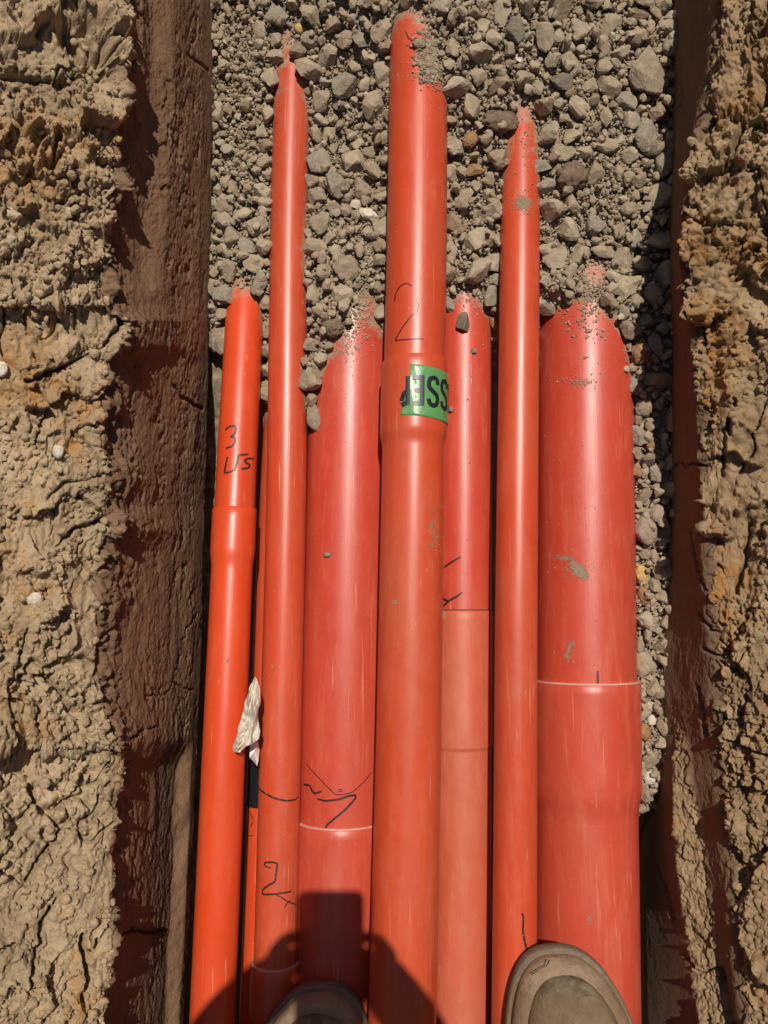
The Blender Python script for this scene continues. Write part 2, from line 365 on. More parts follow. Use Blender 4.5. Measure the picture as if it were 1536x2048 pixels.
# -- centre pipe
yC = C.ypx(707)
cN, cS = pipe_thing('drain_pipe', 'middle orange pipe, nearer length with wide socket and green tape patch', C, YN, yC, M_OR, (yC, C.ypx(850), C.ypx(885), .0408))
cF, _ = pipe_thing('drain_pipe', 'middle orange pipe, far length marked 2, running under the gravel', C, yC-.03, C.yy[-1], M_OR)
ribbon('marker_writing', C, [c3([(1210, 308), (1214, 265), (1235, 220), (1275, 195), (1312, 212)]), c3([(1318, 378), (1275, 430), (1215, 528), (1212, 538), (1300, 528), (1380, 526)])], 2.8, cF)
ribbon('marker_writing', C, [c3([(1335, 285), (1350, 330), (1340, 372)])], 1.5, cF)
# tape patch on the socket
def tape():
    rs = .0408; y0 = C.on(840, 831, rs)[1]; y1 = C.on(840, 729, rs)[1]; H = y1-y0; n, m = 60, 26
    left = [(-.30, 1.), (-.36, .78), (-.44, .70), (-.47, .60), (-.50, .30), (-.54, 0.)]
    a0 = C.on(800, 828, rs)[0]; a1 = C.on(822, 729, rs)[0]
    V = []
    for j in range(m):
        f = j/(m-1); la = a0+(a1-a0)*f+.035*math.sin(f*17)+.03*math.sin(f*41+1)
        if .45 < f < .75: la += .05
        t = np.linspace(la, 1.75, n); yl = y0+H*f-.0015*np.sin(t*2)-.004*np.maximum(t-.3, 0)*.5
        V.append(C.pt(t, yl, rs+.0006+.0004*np.sin(t*9+f*7)*(t < 0)))
    tp = mesh_np('tape_patch', np.concatenate(V), grid_faces(m, n), M_TAPE, cS, smooth=True)
    md = tp.modifiers.new('s', 'SOLIDIFY'); md.thickness = .0003
    # letters, upside down (read from the far side): S S E R with the R torn
    hb = y0+H*.22; ht = y0+H*.76; hm = (hb+ht)/2; W = .0035
    def bar(a, b, c, d): return [(a, b), (c, d)]
    g = math.radians
    S = lambda a, b: [(g(a+(b-a)*x), hb+(ht-hb)*y) for x, y in [(.98, .78), (.93, .92), (.75, 1.), (.45, 1.), (.15, .96), (.03, .82), (.05, .66), (.25, .56), (.6, .47), (.88, .38), (.98, .24), (.9, .08), (.65, .0), (.35, .0), (.1, .07), (.02, .22)]]
    def ES(a, b): return [[(g(b-3), hb-.0006), (g(b-3), ht+.0006)], [(g(b), ht-.001), (g(a), ht-.001)], [(g(b), hm), (g(a+3), hm)], [(g(b), hb+.001), (g(a), hb+.001)]]
    st = ES(-5, 14)+[S(21.5, 39.5), S(48, 66), S(75, 92)]+[[(g(-12.5), hb-.0006), (g(-12.5), ht+.0006)], [(g(-14), hb+.002), (g(-22), hb-.0004)], [(g(-14), hm-.001), (g(-19), hm-.0035), (g(-22), hb+.005)]]
    ribbon('tape_letters', C, st, .0052, tp, r=rs, px=False, mat=M_LETT, lift=.0013)
tape()
# -- narrow pipe on the right
dF, _ = pipe_thing('drain_pipe', 'narrow orange pipe right of the middle, running unbroken under the lit boot', D, YN, D.yy[-1], M_OR)
ribbon('marker_writing', D, [c8([(543, 963), (552, 990), (548, 1060), (556, 1120), (575, 1195), (590, 1215)])], 4.0, dF)
# -- widest pipe on the right
yE = E.ypx(1370)
eN, eS = pipe_thing('drain_pipe', 'widest red pipe at right, nearer length with pale rimmed socket under the lit boot', E, YN, yE, M_RED, (yE, E.ypx(1590), E.ypx(1650), .0672), .0016)
eF, _ = pipe_thing('drain_pipe', 'widest red pipe at right, far length with dirt smears going under the gravel', E, yE-.04, E.yy[-1], M_RED)
ribbon('marker_writing', E, [c6([(990, 1010), (991, 1050), (992, 1098)])], 4.2, eF)
# -- wide pipe left of the middle
yL = L.ypx(1660)
lN, lS = pipe_thing('drain_pipe', 'wide red pipe left of middle, nearer length with pale rim under the phone shadow', L, YN, yL, M_RED, (yL, L.ypx(1990), L.ypx(2050), .0585), .0016)
lF, _ = pipe_thing('drain_pipe', 'wide dusty red pipe left of middle, far length with marker scrawl at its joint', L, yL-.04, L.yy[-1], M_RED)
ribbon('marker_writing', L, [c7([(672, 203), (700, 207), (714, 214), (718, 236), (738, 258), (778, 244)]), c7([(752, 288), (800, 301), (880, 291), (940, 271), (976, 264), (978, 285), (920, 350), (850, 408), (812, 440), (793, 472)])], 4.2, lF)
ribbon('marker_writing', L, [c7([(690, 85), (740, 140), (790, 195), (858, 262), (900, 265), (960, 248), (1020, 195), (1072, 130)]), c7([(875, 238), (892, 228), (902, 240), (888, 250), (876, 240)])], 2.0, lF)
# -- low pipe right of the middle
yM = M.ypx(1221)
mN, mS = pipe_thing('drain_pipe', 'faded salmon pipe deep between middle and right pipes, nearer length from its joint', M, YN, yM, M_SALM, (yM, M.ypx(1496), M.ypx(1506), .0392))
mF, _ = pipe_thing('drain_pipe', 'red pipe deep between middle and right pipes, far length under a loose stone', M, yM-.03, M.yy[-1], M_RED)
ribbon('marker_writing', M, [c6([(78, 402), (120, 372), (182, 336)])], 4.0, mF)
ribbon('marker_writing', M, [c6([(80, 628), (110, 597), (150, 575), (192, 546)]), c6([(66, 578), (105, 597)])], 4.6, mF)
# -- the deepest one
yZ = Z.ypx(1610)
zN, _ = pipe_thing('drain_pipe', 'orange pipe seen in the slit between the two left pipes, near length below dark sleeve', Z, YN, yZ, M_ORNEW)
zF, _ = pipe_thing('drain_pipe', 'orange pipe sliver in the slit between the two left pipes, above the paper scrap', Z, Z.ypx(1522), Z.yy[-1], M_OR)
zs = empty('pipe_sleeve', (float(Z.ax(yZ)[0]), yZ, float(Z.ax(yZ)[1]-.0265)), 'dark navy sleeve joining the deep orange pipe in the left slit', 'sleeve')
ss = tube_mesh('sleeve_tube', Z, [(yZ-.004, .0252), (yZ-.004, .0268), (Z.ypx(1515), .0268), (Z.ypx(1515), .0252)], M_NAVY, zs); sharp(ss)
ribbon('marker_writing', Z, [[(497, 1615), (497, 1650), (491, 1668), (508, 1672)], [(501, 1625), (507, 1640), (502, 1655)]], 2.0, zN)

def mud_mat():
    m, nt, b = new_mat('dried_mud_film'); k = NB(nt)
    k.l(k.mix(k.noise(k.map((1, 1, 1)), 200, 4), (.22, .145, .085), (.36, .27, .175)), b.inputs['Base Color']); b.inputs['Roughness'].default_value = .95
    k.bump(k.noise(k.map((1, 1, 1)), 700, 4), .9, .001, b)
    tr = k.n.new('ShaderNodeBsdfTransparent'); mx = k.n.new('ShaderNodeMixShader')
    ed = k.math('ADD', k.attr('core'), k.math('MULTIPLY', k.math('SUBTRACT', k.noise(k.map((1, .7, 1)), 210, 7, .78), .5), 2.4))
    k.l(k.ramp(ed, [(.38, 0.), (.62, .9)]), mx.inputs[0]); k.l(tr.outputs[0], mx.inputs[1]); k.l(b.outputs[0], mx.inputs[2])
    out = [n for n in k.n if n.type == 'OUTPUT_MATERIAL'][0]; k.l(mx.outputs[0], out.inputs[0]); return m
M_MUD = mud_mat()
def smear(pipe, cx, cy, hx, hy, rot, parent, k=1., rr=None):
    rr = rr or pipe.r; n = 20; V, cc = [], []
    for j in range(n):
        for i in range(n):
            u, v = i/(n-1)*2-1, j/(n-1)*2-1; x = u*hx; y = v*hy; c, s = math.cos(rot), math.sin(rot)
            a, yy = pipe.on(cx+x*c-y*s, cy+x*s+y*c, rr); V.append(pipe.pt(a, yy, rr+.00022)); cc.append(k*max(0, 1-(u*u+v*v)))
    return mesh_np('mud_smear', V, grid_faces(n, n), M_MUD, parent, smooth=True, attrs={'core': cc})
for a_ in [(E, 1128, 1116, 42, 10, .05, eF, .55), (E, 1158, 1140, 34, 15, .75, eF, 1.0), (E, 1139, 1300, 14, 42, .12, eF, .62), (E, 1175, 1040, 60, 90, 0, eF, .18), (C, 866, 1060, 14, 60, 0, cN, .5, ), (C, 862, 118, 36, 52, -.2, cF, 1.1), (C, 858, 160, 30, 10, 0, cF, .7),
           (D, 1046, 407, 20, 18, 0, dF, .95), (D, 1052, 300, 12, 70, 0, dF, .35), (L, 722, 570, 30, 55, .35, lF, .9), (L, 690, 700, 40, 60, .3, lF, .45), (E, 1172, 585, 70, 34, 0, eF, .75), (E, 1165, 765, 34, 9, 0, eF, .55), (M, 930, 570, 40, 22, 0, mF, .6),
           (B, 562, 170, 6, 50, 0, bF, .45), (L, 640, 1500, 34, 60, 0, lF, .22), (A, 455, 1322, 4, 7, .4, aN, .9), (B, 545, 1333, 5, 5, 0, bF, .8), (E, 1180, 1838, 7, 12, 0, eN, .7), (M, 928, 1866, 5, 7, 0, mN, .7), (C, 790, 1205, 9, 6, 0, cN, .8)]:
    smear(*a_)

# ================================================================== gravel surface
GP = [(430,-60,.935),(575,-60,.90),(700,-60,.885),(830,-60,.856),(1000,-60,.86),(1200,-60,.875),(1330,-60,.89),
 (440,0,.94),(575,0,.918),(700,0,.90),(835,0,.867),(900,0,.872),(1050,0,.875),(1200,0,.885),(1320,0,.90),
 (450,120,.95),(535,120,.94),(575,60,.932),(640,120,.935),(720,120,.925),(775,110,.905),(800,50,.885),(872,60,.868),(885,120,.874),(893,175,.884),(1050,120,.885),(1200,120,.895),(1320,120,.905),
 (450,250,.962),(540,250,.953),(640,250,.957),(730,250,.945),(765,230,.925),(915,230,.905),(1000,240,.908),(1045,215,.905),(1100,230,.905),(1200,250,.905),(1310,250,.915),
 (440,400,.968),(530,400,.962),(640,400,.957),(740,400,.948),(920,400,.928),(985,400,.930),(1095,400,.918),(1200,400,.915),(1310,400,.925),
 (440,540,.968),(493,548,.959),(470,575,.963),(517,578,.963),(530,540,.960),(640,540,.947),(700,540,.937),(742,540,.934),(900,548,.935),(940,552,.942),(968,566,.941),(985,550,.945),(1095,540,.925),(1180,545,.930),(1290,540,.932),
 (440,640,.983),(457,625,.974),(529,630,.972),(531,700,.990),(622,630,.956),(640,630,.940),(675,630,.930),(705,610,.932),(745,600,.944),(622,690,.962),(650,690,.938),(700,690,.948),(745,680,.955),(905,640,.975),(985,640,.965),(1088,625,.958),(1105,585,.918),(1140,580,.920),(1150,630,.945),(1180,610,.930),(1200,660,.940),(1228,620,.920),(1243,670,.932),(1290,640,.936),
 (428,760,1.03),(525,800,1.0),(628,740,.940),(660,760,.962),(628,810,.955),(655,820,.985),(745,760,.985),(905,760,1.01),(985,760,1.01),(1090,700,.985),(1180,760,1.0),(1248,740,.949),(1290,740,.944),(1320,740,.95),
 (425,900,1.10),(525,900,1.04),(622,860,.975),(640,900,1.01),(745,900,1.04),(985,900,1.04),(1090,900,1.04),(1262,880,.960),(1290,880,.958),(1325,880,.965),
 (418,1100,1.12),(600,1100,1.045),(985,1100,1.045),(1100,1100,1.045),(1274,1050,.970),(1300,1050,.968),(1325,1060,.985),
 (1278,1200,.975),(1300,1180,.98),(1276,1330,.985),(1300,1380,.980),(1282,1450,.978),(1310,1480,.975),(1280,1580,.975),(1300,1590,.98),
 (1285,1690,1.12),(400,1500,1.12),(750,1500,1.045),(1285,1900,1.12),(375,2000,1.12),(900,2000,1.045),(1290,2100,1.12)]
GPa = np.array(GP, float); GW = P(GPa[:, 0], GPa[:, 1], GPa[:, 2]); GX = GW[:, :2]; GZ = GW[:, 2]
_d = np.linalg.norm(GX[:, None]-GX[None], axis=2); _w = np.linalg.solve(_d+np.eye(len(GX))*.004, GZ-GZ.mean())
def G(x, y):
    x = np.asarray(x, float).ravel(); y = np.asarray(y, float).ravel(); out = np.zeros(len(x)); yc = np.clip(y, -.45, 1.02)
    for i in range(0, len(x), 20000):
        q = np.stack([x[i:i+20000], yc[i:i+20000]], -1); out[i:i+20000] = np.linalg.norm(q[:, None]-GX[None], axis=2) @ _w+GZ.mean()
    out = out+.0045*fbm(np.stack([x, yc, 0*x], -1), 26, 3, .6, 200.)*2
    return np.clip(out, -.075, .24)
def pipetop(x, y):
    t = np.full(len(x), -1.)
    for p in PIPES:
        cx, cz = p.ax(y); d = p.r**2-(x-cx)**2; v = np.where((d > 0) & (y < p.yy[-1]), cz+np.sqrt(np.maximum(d, 0)), -1.); t = np.maximum(t, v)
    return t
def inside_trench(x, y):
    return (x > -.262+.02*sstep(.1, .9, y)) & (x < .405)
for o_, V_ in TUBES:
    hgt = V_[:, 2]-G(V_[:, 0], V_[:, 1]); dz_ = np.exp(-np.maximum(hgt, 0)/.010)*(V_[:, 1] > -.1)
    at = o_.data.attributes.new('film', 'FLOAT', 'POINT'); at.data.foreach_set('value', dz_.astype(np.float32))
# bed of grit under the stones
xs = np.arange(-.30, .43, .0026); ys = np.r_[np.arange(-1.9, -.42, .05), np.arange(-.42, 1.04, .0026), np.arange(1.04, 5, .08)]
X, Y = np.meshgrid(xs, ys); p0 = np.stack([X.ravel(), Y.ravel(), 0*X.ravel()], -1)
zg = G(p0[:, 0], p0[:, 1])
f1, f2, _i = worley(p0, 95.); f1b, _, _ = worley(p0, 230., 5.)
zz = zg-.0042+fbm(p0, 22, 4)*.006+(.45-f1)*.0045+(.45-f1b)*.0022+fbm(p0, 300, 2)*.0009
p0[:, 2] = zz
bed = mesh_np('gravel_base', p0, grid_faces(len(ys), len(xs)), M_STONE, smooth=True, attrs={'tint': np.clip(.34+fbm(p0, 60, 3)*.5, 0, .7)})  # bed tinted darker than the stones, shade of the gaps put into its colour
tag(bed, 'fine grey brown grit between the stones', None, None, 'stuff'); bed['category'] = 'grit'

# ---- rock prototypes
def ico(sub):
    bm = bmesh.new(); bmesh.ops.create_icosphere(bm, subdivisions=sub, radius=1.); bm.verts.ensure_lookup_table()
    V = np.array([v.co[:] for v in bm.verts]); F = np.array([[v.index for v in f.verts] for f in bm.faces]); bm.free(); return V, F
ICO = {s: ico(s) for s in (1, 2, 3, 4)}
def rockV(sub, seed, planes=11, rough=.03, ang=1., rnd=None):
    r = np.random.default_rng(seed); V, F = ICO[sub]
    n = r.normal(size=(planes, 3)); n /= np.linalg.norm(n, axis=1)[:, None]; d = r.uniform(.60, .92, planes)
    dots = V @ n.T; sc = np.where(dots > .05, d/np.maximum(dots, .05), 9.)
    s = np.minimum(sc.min(1), 1.32); s = .95+(s-.95)*ang
    W = V*s[:, None]
    if sub >= 2: W = W*(1+rough*fbm(V, 2.6, 3, .6, seed*1.7)[:, None]*2.2+rough*.5*fbm(V, 9., 2, .6, seed*.7)[:, None]*2)
    W -= W.mean(0); W /= np.abs(W).max(); return W
def rmat(q):
    q = q/np.linalg.norm(q, axis=1)[:, None]; w_, x, y, z = q.T
    return np.stack([np.stack([1-2*(y*y+z*z), 2*(x*y-z*w_), 2*(x*z+y*w_)], -1), np.stack([2*(x*y+z*w_), 1-2*(x*x+z*z), 2*(y*z-x*w_)], -1), np.stack([2*(x*z-y*w_), 2*(y*z+x*w_), 1-2*(x*x+y*y)], -1)], 1)
def scatter(name, pos, rad, sub, nproto, mat, tint, planes=11, rough=.03, ang=1., flat=(.55, .8)):
    n = len(pos); which = rng.integers(0, nproto, n); Rm = rmat(rng.normal(size=(n, 4)))
    # lay the flat side roughly level
    an = np.stack([rng.uniform(.85, 1.15, n), rng.uniform(.68, 1., n), rng.uniform(flat[0], flat[1], n)], -1)
    tilt = rng.normal(0, .35, (n, 2)); az = rng.uniform(0, 2*np.pi, n)
    q = np.stack([np.cos(az/2), tilt[:, 0]*.5, tilt[:, 1]*.5, np.sin(az/2)], -1); R2 = rmat(q)
    Vs, Fs, Ts = [], [], []; b = 0
    for k in range(nproto):
        W = rockV(sub, 100*sub+k, planes, rough, ang); F = ICO[sub][1]; idx = np.nonzero(which == k)[0]
        if not len(idx): continue
        T = np.einsum('nij,vj->nvi', Rm[idx], W)*an[idx][:, None, :]
        T = np.einsum('nij,nvj->nvi', R2[idx], T)*rad[idx][:, None, None]+pos[idx][:, None, :]
        Vs.append(T.reshape(-1, 3)); Ts.append(np.repeat(tint[idx], len(W)))
        Fs.append((F[None]+(b+np.arange(len(idx))*len(W))[:, None, None]).reshape(-1, 3)); b += len(idx)*len(W)
    return np.concatenate(Vs), np.concatenate(Fs), np.concatenate(Ts)
# ---- distinct stones of the photograph (px, py, width px, height px, colour, sub-shape, label)
STONES = [
 (1293,140,76,112,'tan','big','large tan boulder in the gravel, half in the shade of the right wall'),
 (1000,243,78,46,'brown','clod','flat dark brown clod just left of the right narrow pipe tip'),
 (440,679,50,76,'tan','clod','crusty tan lump between the left wall and the leftmost pipe'),
 (446,592,44,44,'grey','ang','angular grey stone left of the leftmost pipe tip'),
 (519,566,34,58,'grey','ang','long grey stone right of the leftmost pipe tip'),
 (637,322,50,58,'grey','big','smooth grey slab of stone touching the right side of the second pipe'),
 (675,373,50,52,'grey','ang','angular grey stone diagonally below the smooth grey slab'),
 (634,392,40,46,'tan','ang','rounded tan stone beside the second pipe below the grey slab'),
 (664,655,48,42,'brown','clod','brown clod on the upper left edge of the wide left pipe'),
 (628,835,30,58,'tan','round','rounded tan stone wedged between second pipe and wide left pipe'),
 (927,642,28,42,'dark','ang','dark loose stone lying alone on the deep red pipe right of middle'),
 (948,702,12,12,'tan','round','tiny round pebble on the deep red pipe below the loose stone'),
 (903,819,11,11,'tan','ang','tiny pebble by the right edge of the green tape'),
 (654,1110,14,12,'grey','ang','small grey pebble alone on the wide left pipe'),
 (983,592,28,48,'grey','ang','upright grey stone against the left side of the right narrow pipe'),
 (900,608,20,36,'grey','ang','grey stone against the right side of the middle pipe'),
 (988,645,16,34,'ochre','ang','thin ochre stone below the upright grey one beside the right narrow pipe'),
 (1080,333,50,28,'grey','ang','flat grey stone overlapping the right side of the right narrow pipe'),
 (1250,572,62,44,'pale','ang','pale pointed star shaped stone near the right wall shadow'),
 (1273,604,32,32,'tan','round','round pale brown stone under the star shaped stone'),
 (1250,625,24,36,'tan','ang','small upright tan stone left of the round pale brown stone'),
 (1262,660,48,38,'tan','ang','wedge shaped tan stone at the top right shoulder of the widest pipe'),
 (1283,707,42,46,'ochre','clod','rusty ochre block beside the widest pipe shoulder'),
 (1253,738,14,14,'pale','round','little cream pebble on the edge of the widest pipe'),
 (1269,772,34,38,'grey','clod','grey rough stone on the widest pipe edge below the rusty block'),
 (1287,815,34,40,'tan','clod','pinkish tan stone below and right of the grey rough stone'),
 (1277,870,30,46,'grey','ang','pale grey pointed stone at mid height along the widest pipe edge'),
 (1300,880,22,58,'ochre','clod','tall narrow ochre lump right of the pale grey pointed stone'),
 (1271,905,26,28,'tan','ang','squat tan stone under the pale grey pointed stone'),
 (1312,948,28,38,'grey','ang','grey stone half in shadow beside the ochre strip'),
 (1272,945,24,24,'ochre','ang','small ochre stone hugging the widest pipe at the hand height crack'),
 (1291,1061,46,62,'pink','round','largest rounded pinkish stone between widest pipe and right wall'),
 (1315,1028,34,40,'pink','round','rough pinkish stone leaning on the largest rounded one'),
 (1308,1113,16,30,'pink','round','small upright oval pebble below the rounded pinkish stones'),
 (1289,1108,26,22,'tan','ang','flat tan stone left of the small oval pebble'),
 (1284,1150,30,44,'yellow','clod','yellowish brown lump beside the widest pipe'),
 (1288,1192,24,44,'ochre','clod','ochre crumbly lump below the yellowish one'),
 (1281,1290,18,38,'tan','round','narrow tan lump beside the widest pipe above its pale rim'),
 (1291,1410,28,32,'pale','ang','pale stone just below the pale socket rim of the widest pipe'),
 (1306,1414,16,20,'pale','round','small pale pebble right of the pale stone under the rim'),
 (1287,1465,30,38,'ochre','clod','round ochre lump against the widest pipe socket'),
 (1303,1440,18,22,'white','round','whitish pebble between pale and ochre lumps'),
 (1299,1556,24,26,'white','round','smooth white pebble near the end of the stone strip'),
 (1288,1585,30,38,'tan','ang','tan block directly below the smooth white pebble'),
 (1284,1617,34,18,'tan','clod','lowest tan crumb of the strip beside the widest pipe'),
 (1292,1806,32,34,'white','round','tilted whitish pebble low beside the widest pipe against the right wall'),
 (887,1229,13,18,'tan','ang','little pebble at the edge of the middle pipe by the salmon joint'),
 (598,57,20,22,'yellow','round','bright yellow stone at the tip of the second pipe'),
 (619,78,40,32,'grey','ang','grey stone right below the bright yellow stone'),
 (1145,352,66,64,'brown','clod','big brown clod in the gravel right of the narrow pipe'),
 (1037,116,14,24,'white','ang','small white stone among the grey gravel at upper right'),
 (711,409,30,18,'white','ang','white speckled stone between second and middle pipe'),
 (941,281,30,36,'ochre','clod','rusty orange stone between middle pipe and right narrow pipe'),
 (950,340,40,26,'ochre','ang','flat ochre stone below the rusty orange one'),
 (1090,75,38,66,'tan','ang','tall light tan stone standing upright at upper right'),
 (1030,65,40,58,'dark','ang','dark pointed stone left of the tall light one'),
 (1122,162,50,42,'dark','big','smooth dark grey stone in the upper right gravel'),
 (1182,1,54,36,'tan','ang','light angular block cut by the top of the photo'),
 (1276,31,46,26,'brown','round','shaded brown disc shaped stone near the top right wall'),
 (1345,92,40,46,'grey','round','shaded round grey stone against the top of the right wall'),
 (1292,272,46,66,'grey','big','long grey stone half in the right wall shadow'),
 (1306,296,44,40,'dark','round','rounded stone in full shade beneath the large boulder'),
 (1258,690,14,16,'pink','round','tiny pinkish pebble between wedge and rusty block'),
 (690,170,52,58,'grey','ang','broken grey slab with three points between second and middle pipe'),
 (550,30,44,40,'grey','big','grey block above the tip of the second pipe'),
 (722,85,42,34,'grey','ang','grey stone with a dark face near the top between pipes'),
 (838,88,28,22,'tan','clod','clump of gritty dirt stuck on the middle pipe tip'),
 (1330,330,42,52,'grey','round','rounded stone against the right wall in shadow'),
 (1258,420,40,36,'tan','clod','pale earthy lump at the edge of the right wall shadow'),
 (680,205,30,36,'tan','ang','tan stone with a notch right of the second pipe'),
]
def topz(x, y): 
    x = np.array([x]); y = np.array([y]); return float(max(G(x, y)[0], pipetop(x, y)[0]))
KEEP = []
def stone(px, py, wp, hp, colr, shp, label, i):
    h = .93
    for _ in range(14):
        p = P(px, py, h); z = topz(p[0], p[1])
        hh = CAMZ-z-min(wp, hp)*.00065*.24; h = .5*h+.5*hh
    p = P(px, py, h); d = toPx(p)[2]; rw = wp*d/FPX/2; rh = hp*d/FPX/2; rz = min(rw, rh)*(.55 if shp == 'big' else .75)
    kw = dict(big=(13, .03, .9), ang=(11, .03, 1.), round=(30, .03, .5), clod=(26, .13, .6))[shp]
    V = rockV(4 if max(wp, hp) > 26 else 3, 900+i, kw[0], kw[1], kw[2])
    ext = (V.max(0)-V.min(0))/2; V = (V-(V.max(0)+V.min(0))/2)/ext
    if shp == 'clod': V = V*(1+.10*fbm(V, 5., 3, .6, i*3.1)[:, None])
    V = V*np.array([rw, rh, rz]); g = rng.normal(0, .16)
    c, s_ = math.cos(g), math.sin(g); V = V @ np.array([[c, -s_, 0], [s_, c, 0], [0, 0, 1]]).T
    if i == 18:   # star-like stone with drawn-out corners
        a = np.arctan2(V[:, 1], V[:, 0]); V[:, :2] *= (.72+.42*np.maximum(0, np.cos(a*3-1.3))**2)[:, None]*1.15
    base = p.copy(); base[2] -= rz*.6
    nm = 'pebble' if max(wp, hp) < 26 else ('earth_clod' if shp == 'clod' else 'stone')
    o = mesh_np(nm, V+p, ICO[4 if max(wp, hp) > 26 else 3][1], RM[colr], smooth=shp in ('round', 'clod'), off=base)
    tag(o, label, {'pebble': 'pebble', 'earth_clod': 'clod', 'stone': 'stone'}[nm]); KEEP.append((p[0], p[1], max(rw, rh), p[2]))
    return o
for i, s_ in enumerate(STONES): stone(*s_, i)
KE = np.array(KEEP)
# ---- dart-thrown gravel in four sizes
def gritty(x, y):
    px, py, _ = toPx(np.stack([x, y, G(x, y)], -1)); g = np.zeros(len(x))
    for cx, cy, sx, sy, a in [(480, 200, 62, 260, 1.1), (500, 0, 30, 90, .5), (695, 265, 60, 50, .8), (700, 470, 50, 70, .7), (740, 560, 30, 60, 1.2), (1225, 400, 55, 75, 1.0), (1170, 560, 75, 40, .9), (1160, 345, 60, 40, .6),
                              (930, 20, 60, 50, .8), (620, 20, 40, 60, .3), (745, 330, 40, 60, .5), (925, 560, 50, 20, .7), (870, 90, 40, 60, .8), (1240, 620, 22, 40, .5)]:
        g = np.maximum(g, a*np.exp(-((px-cx)/sx)**2-((py-cy)/sy)**2))
    return g, px, py
class Hashy:
    def __init__(s, c): s.c = c; s.d = {}
    def add(s, x, y, r): s.d.setdefault((int(x//s.c), int(y//s.c)), []).append((x, y, r))
    def ok(s, x, y, r, f):
        i, j = int(x//s.c), int(y//s.c)
        for a in (-1, 0, 1):
            for b in (-1, 0, 1):
                for (u, v, q) in s.d.get((i+a, j+b), ()):
                    if (u-x)**2+(v-y)**2 < (f*(q+r))**2: return False
        return True
HS = Hashy(.06)
for k in KE: HS.add(k[0], k[1], k[2]*.95)
def throw(n, r0, r1, f, gmin, gmax, powr=1., y1=1.35):
    x = rng.uniform(-.262, .405, n); y = rng.uniform(-.30, y1, n); r = r0+(r1-r0)*rng.uniform(0, 1, n)**powr
    z = G(x, y); g, px, py = gritty(x, y); m = inside_trench(x, y) & (z > .045) & (pipetop(x, y) < z-.002)
    g2 = rng.uniform(0, 1, n); m &= g2 > np.clip(g*gmax, 0, 1)
    m &= ~((py > 860) & (px < 1240))
    x, y, z, r = x[m], y[m], z[m], r[m]; out = []
    for a, b, c, d in zip(x, y, z, r):
        if HS.ok(a, b, d, f): HS.add(a, b, d); out.append((a, b, c, d))
    return np.array(out)
def settle(o, lift):
    pos = o[:, :3].copy(); r = o[:, 3]; pos[:, 2] += r*lift*rng.uniform(.4, 1.3, len(r))
    for _ in range(3):
        for p in PIPES:
            cx, cz = p.ax(pos[:, 1]); dx = pos[:, 0]-cx; dz = pos[:, 2]-cz; d = np.sqrt(dx*dx+dz*dz)+1e-9; need = p.r+.55*r
            f = np.where((d < need) & (pos[:, 1] < p.yy[-1]), need/d, 1.); pos[:, 0] = cx+dx*f; pos[:, 2] = cz+dz*f
    return pos
def tints(n): 
    t = np.clip(rng.normal(.56, .17, n), 0.0, .82); k = rng.uniform(0, 1, n); t = np.where((k > .93) & (k < .96), .86, t); t = np.where(k > .982, .94, t); t = np.where(k > .996, 1., t); return t
VV, FF, TT = [], [], []; base_i = 0
def addsc(o, lift, sub, npro, planes, rough, ang, flat=(.6, .85)):
    global base_i
    pos = settle(o, lift); v, f, t = scatter('x', pos, o[:, 3], sub, npro, None, tints(len(o)), planes, rough, ang, flat)
    VV.append(v); FF.append(f+base_i); TT.append(t); base_i += len(v)
g0 = throw(2200, .0180, .0235, .84, 0, 3., 1.2); addsc(g0, .22, 3, 30, 12, .03, 1., (.5, .8))
g1 = throw(26000, .0130, .0195, .74, 0, 1.7, .8); addsc(g1, .30, 3, 30, 12, .03, 1., (.55, .85))
g2_ = throw(60000, .0080, .0130, .74, 0, 1.3, 1.); addsc(g2_, .50, 3, 24, 11, .03, 1., (.55, .85))
g3 = throw(120000, .0042, .0080, .72, 0, .75, 1.); addsc(g3, .7, 2, 20, 11, .02, 1.)
g4 = throw(6000, .0035, .0100, 0., 0, .6, 2.2); g4 = g4[rng.uniform(0, 1, len(g4)) < .45]; g4[:, 2] += .0085; addsc(g4, .5, 2, 20, 10, .02, 1.)
grav = mesh_np('gravel', np.concatenate(VV), np.concatenate(FF), M_STONE, attrs={'tint': np.concatenate(TT)})
tag(grav, 'crushed grey brown stone covering the pipes at the far end of the trench', 'gravel', None, 'stuff')
print('gravel', len(g1), len(g2_), len(g3))
# grit
n = 150000; x = rng.uniform(-.262, .405, n); y = rng.uniform(-.3, 1.1, n); z = G(x, y); gg, px, py = gritty(x, y)
m = inside_trench(x, y) & (z > .045) & (pipetop(x, y) < z+.001) & ~((py > 860) & (px < 1240)) & (rng.uniform(0, 1, n) < .55+gg)
x, y, z = x[m], y[m], z[m]; r = .0011+.0026*rng.uniform(0, 1, len(x))**2.2
pos = np.stack([x, y, z-.003+rng.uniform(0, .006, len(x))], -1); v, f, t = scatter('x', pos, r, 1, 10, None, tints(len(x)), 6, 0, .8)
tag(mesh_np('grit', v, f, M_STONE, attrs={'tint': t}), 'fine grit and sand in patches between the larger stones', 'grit', None, 'stuff')
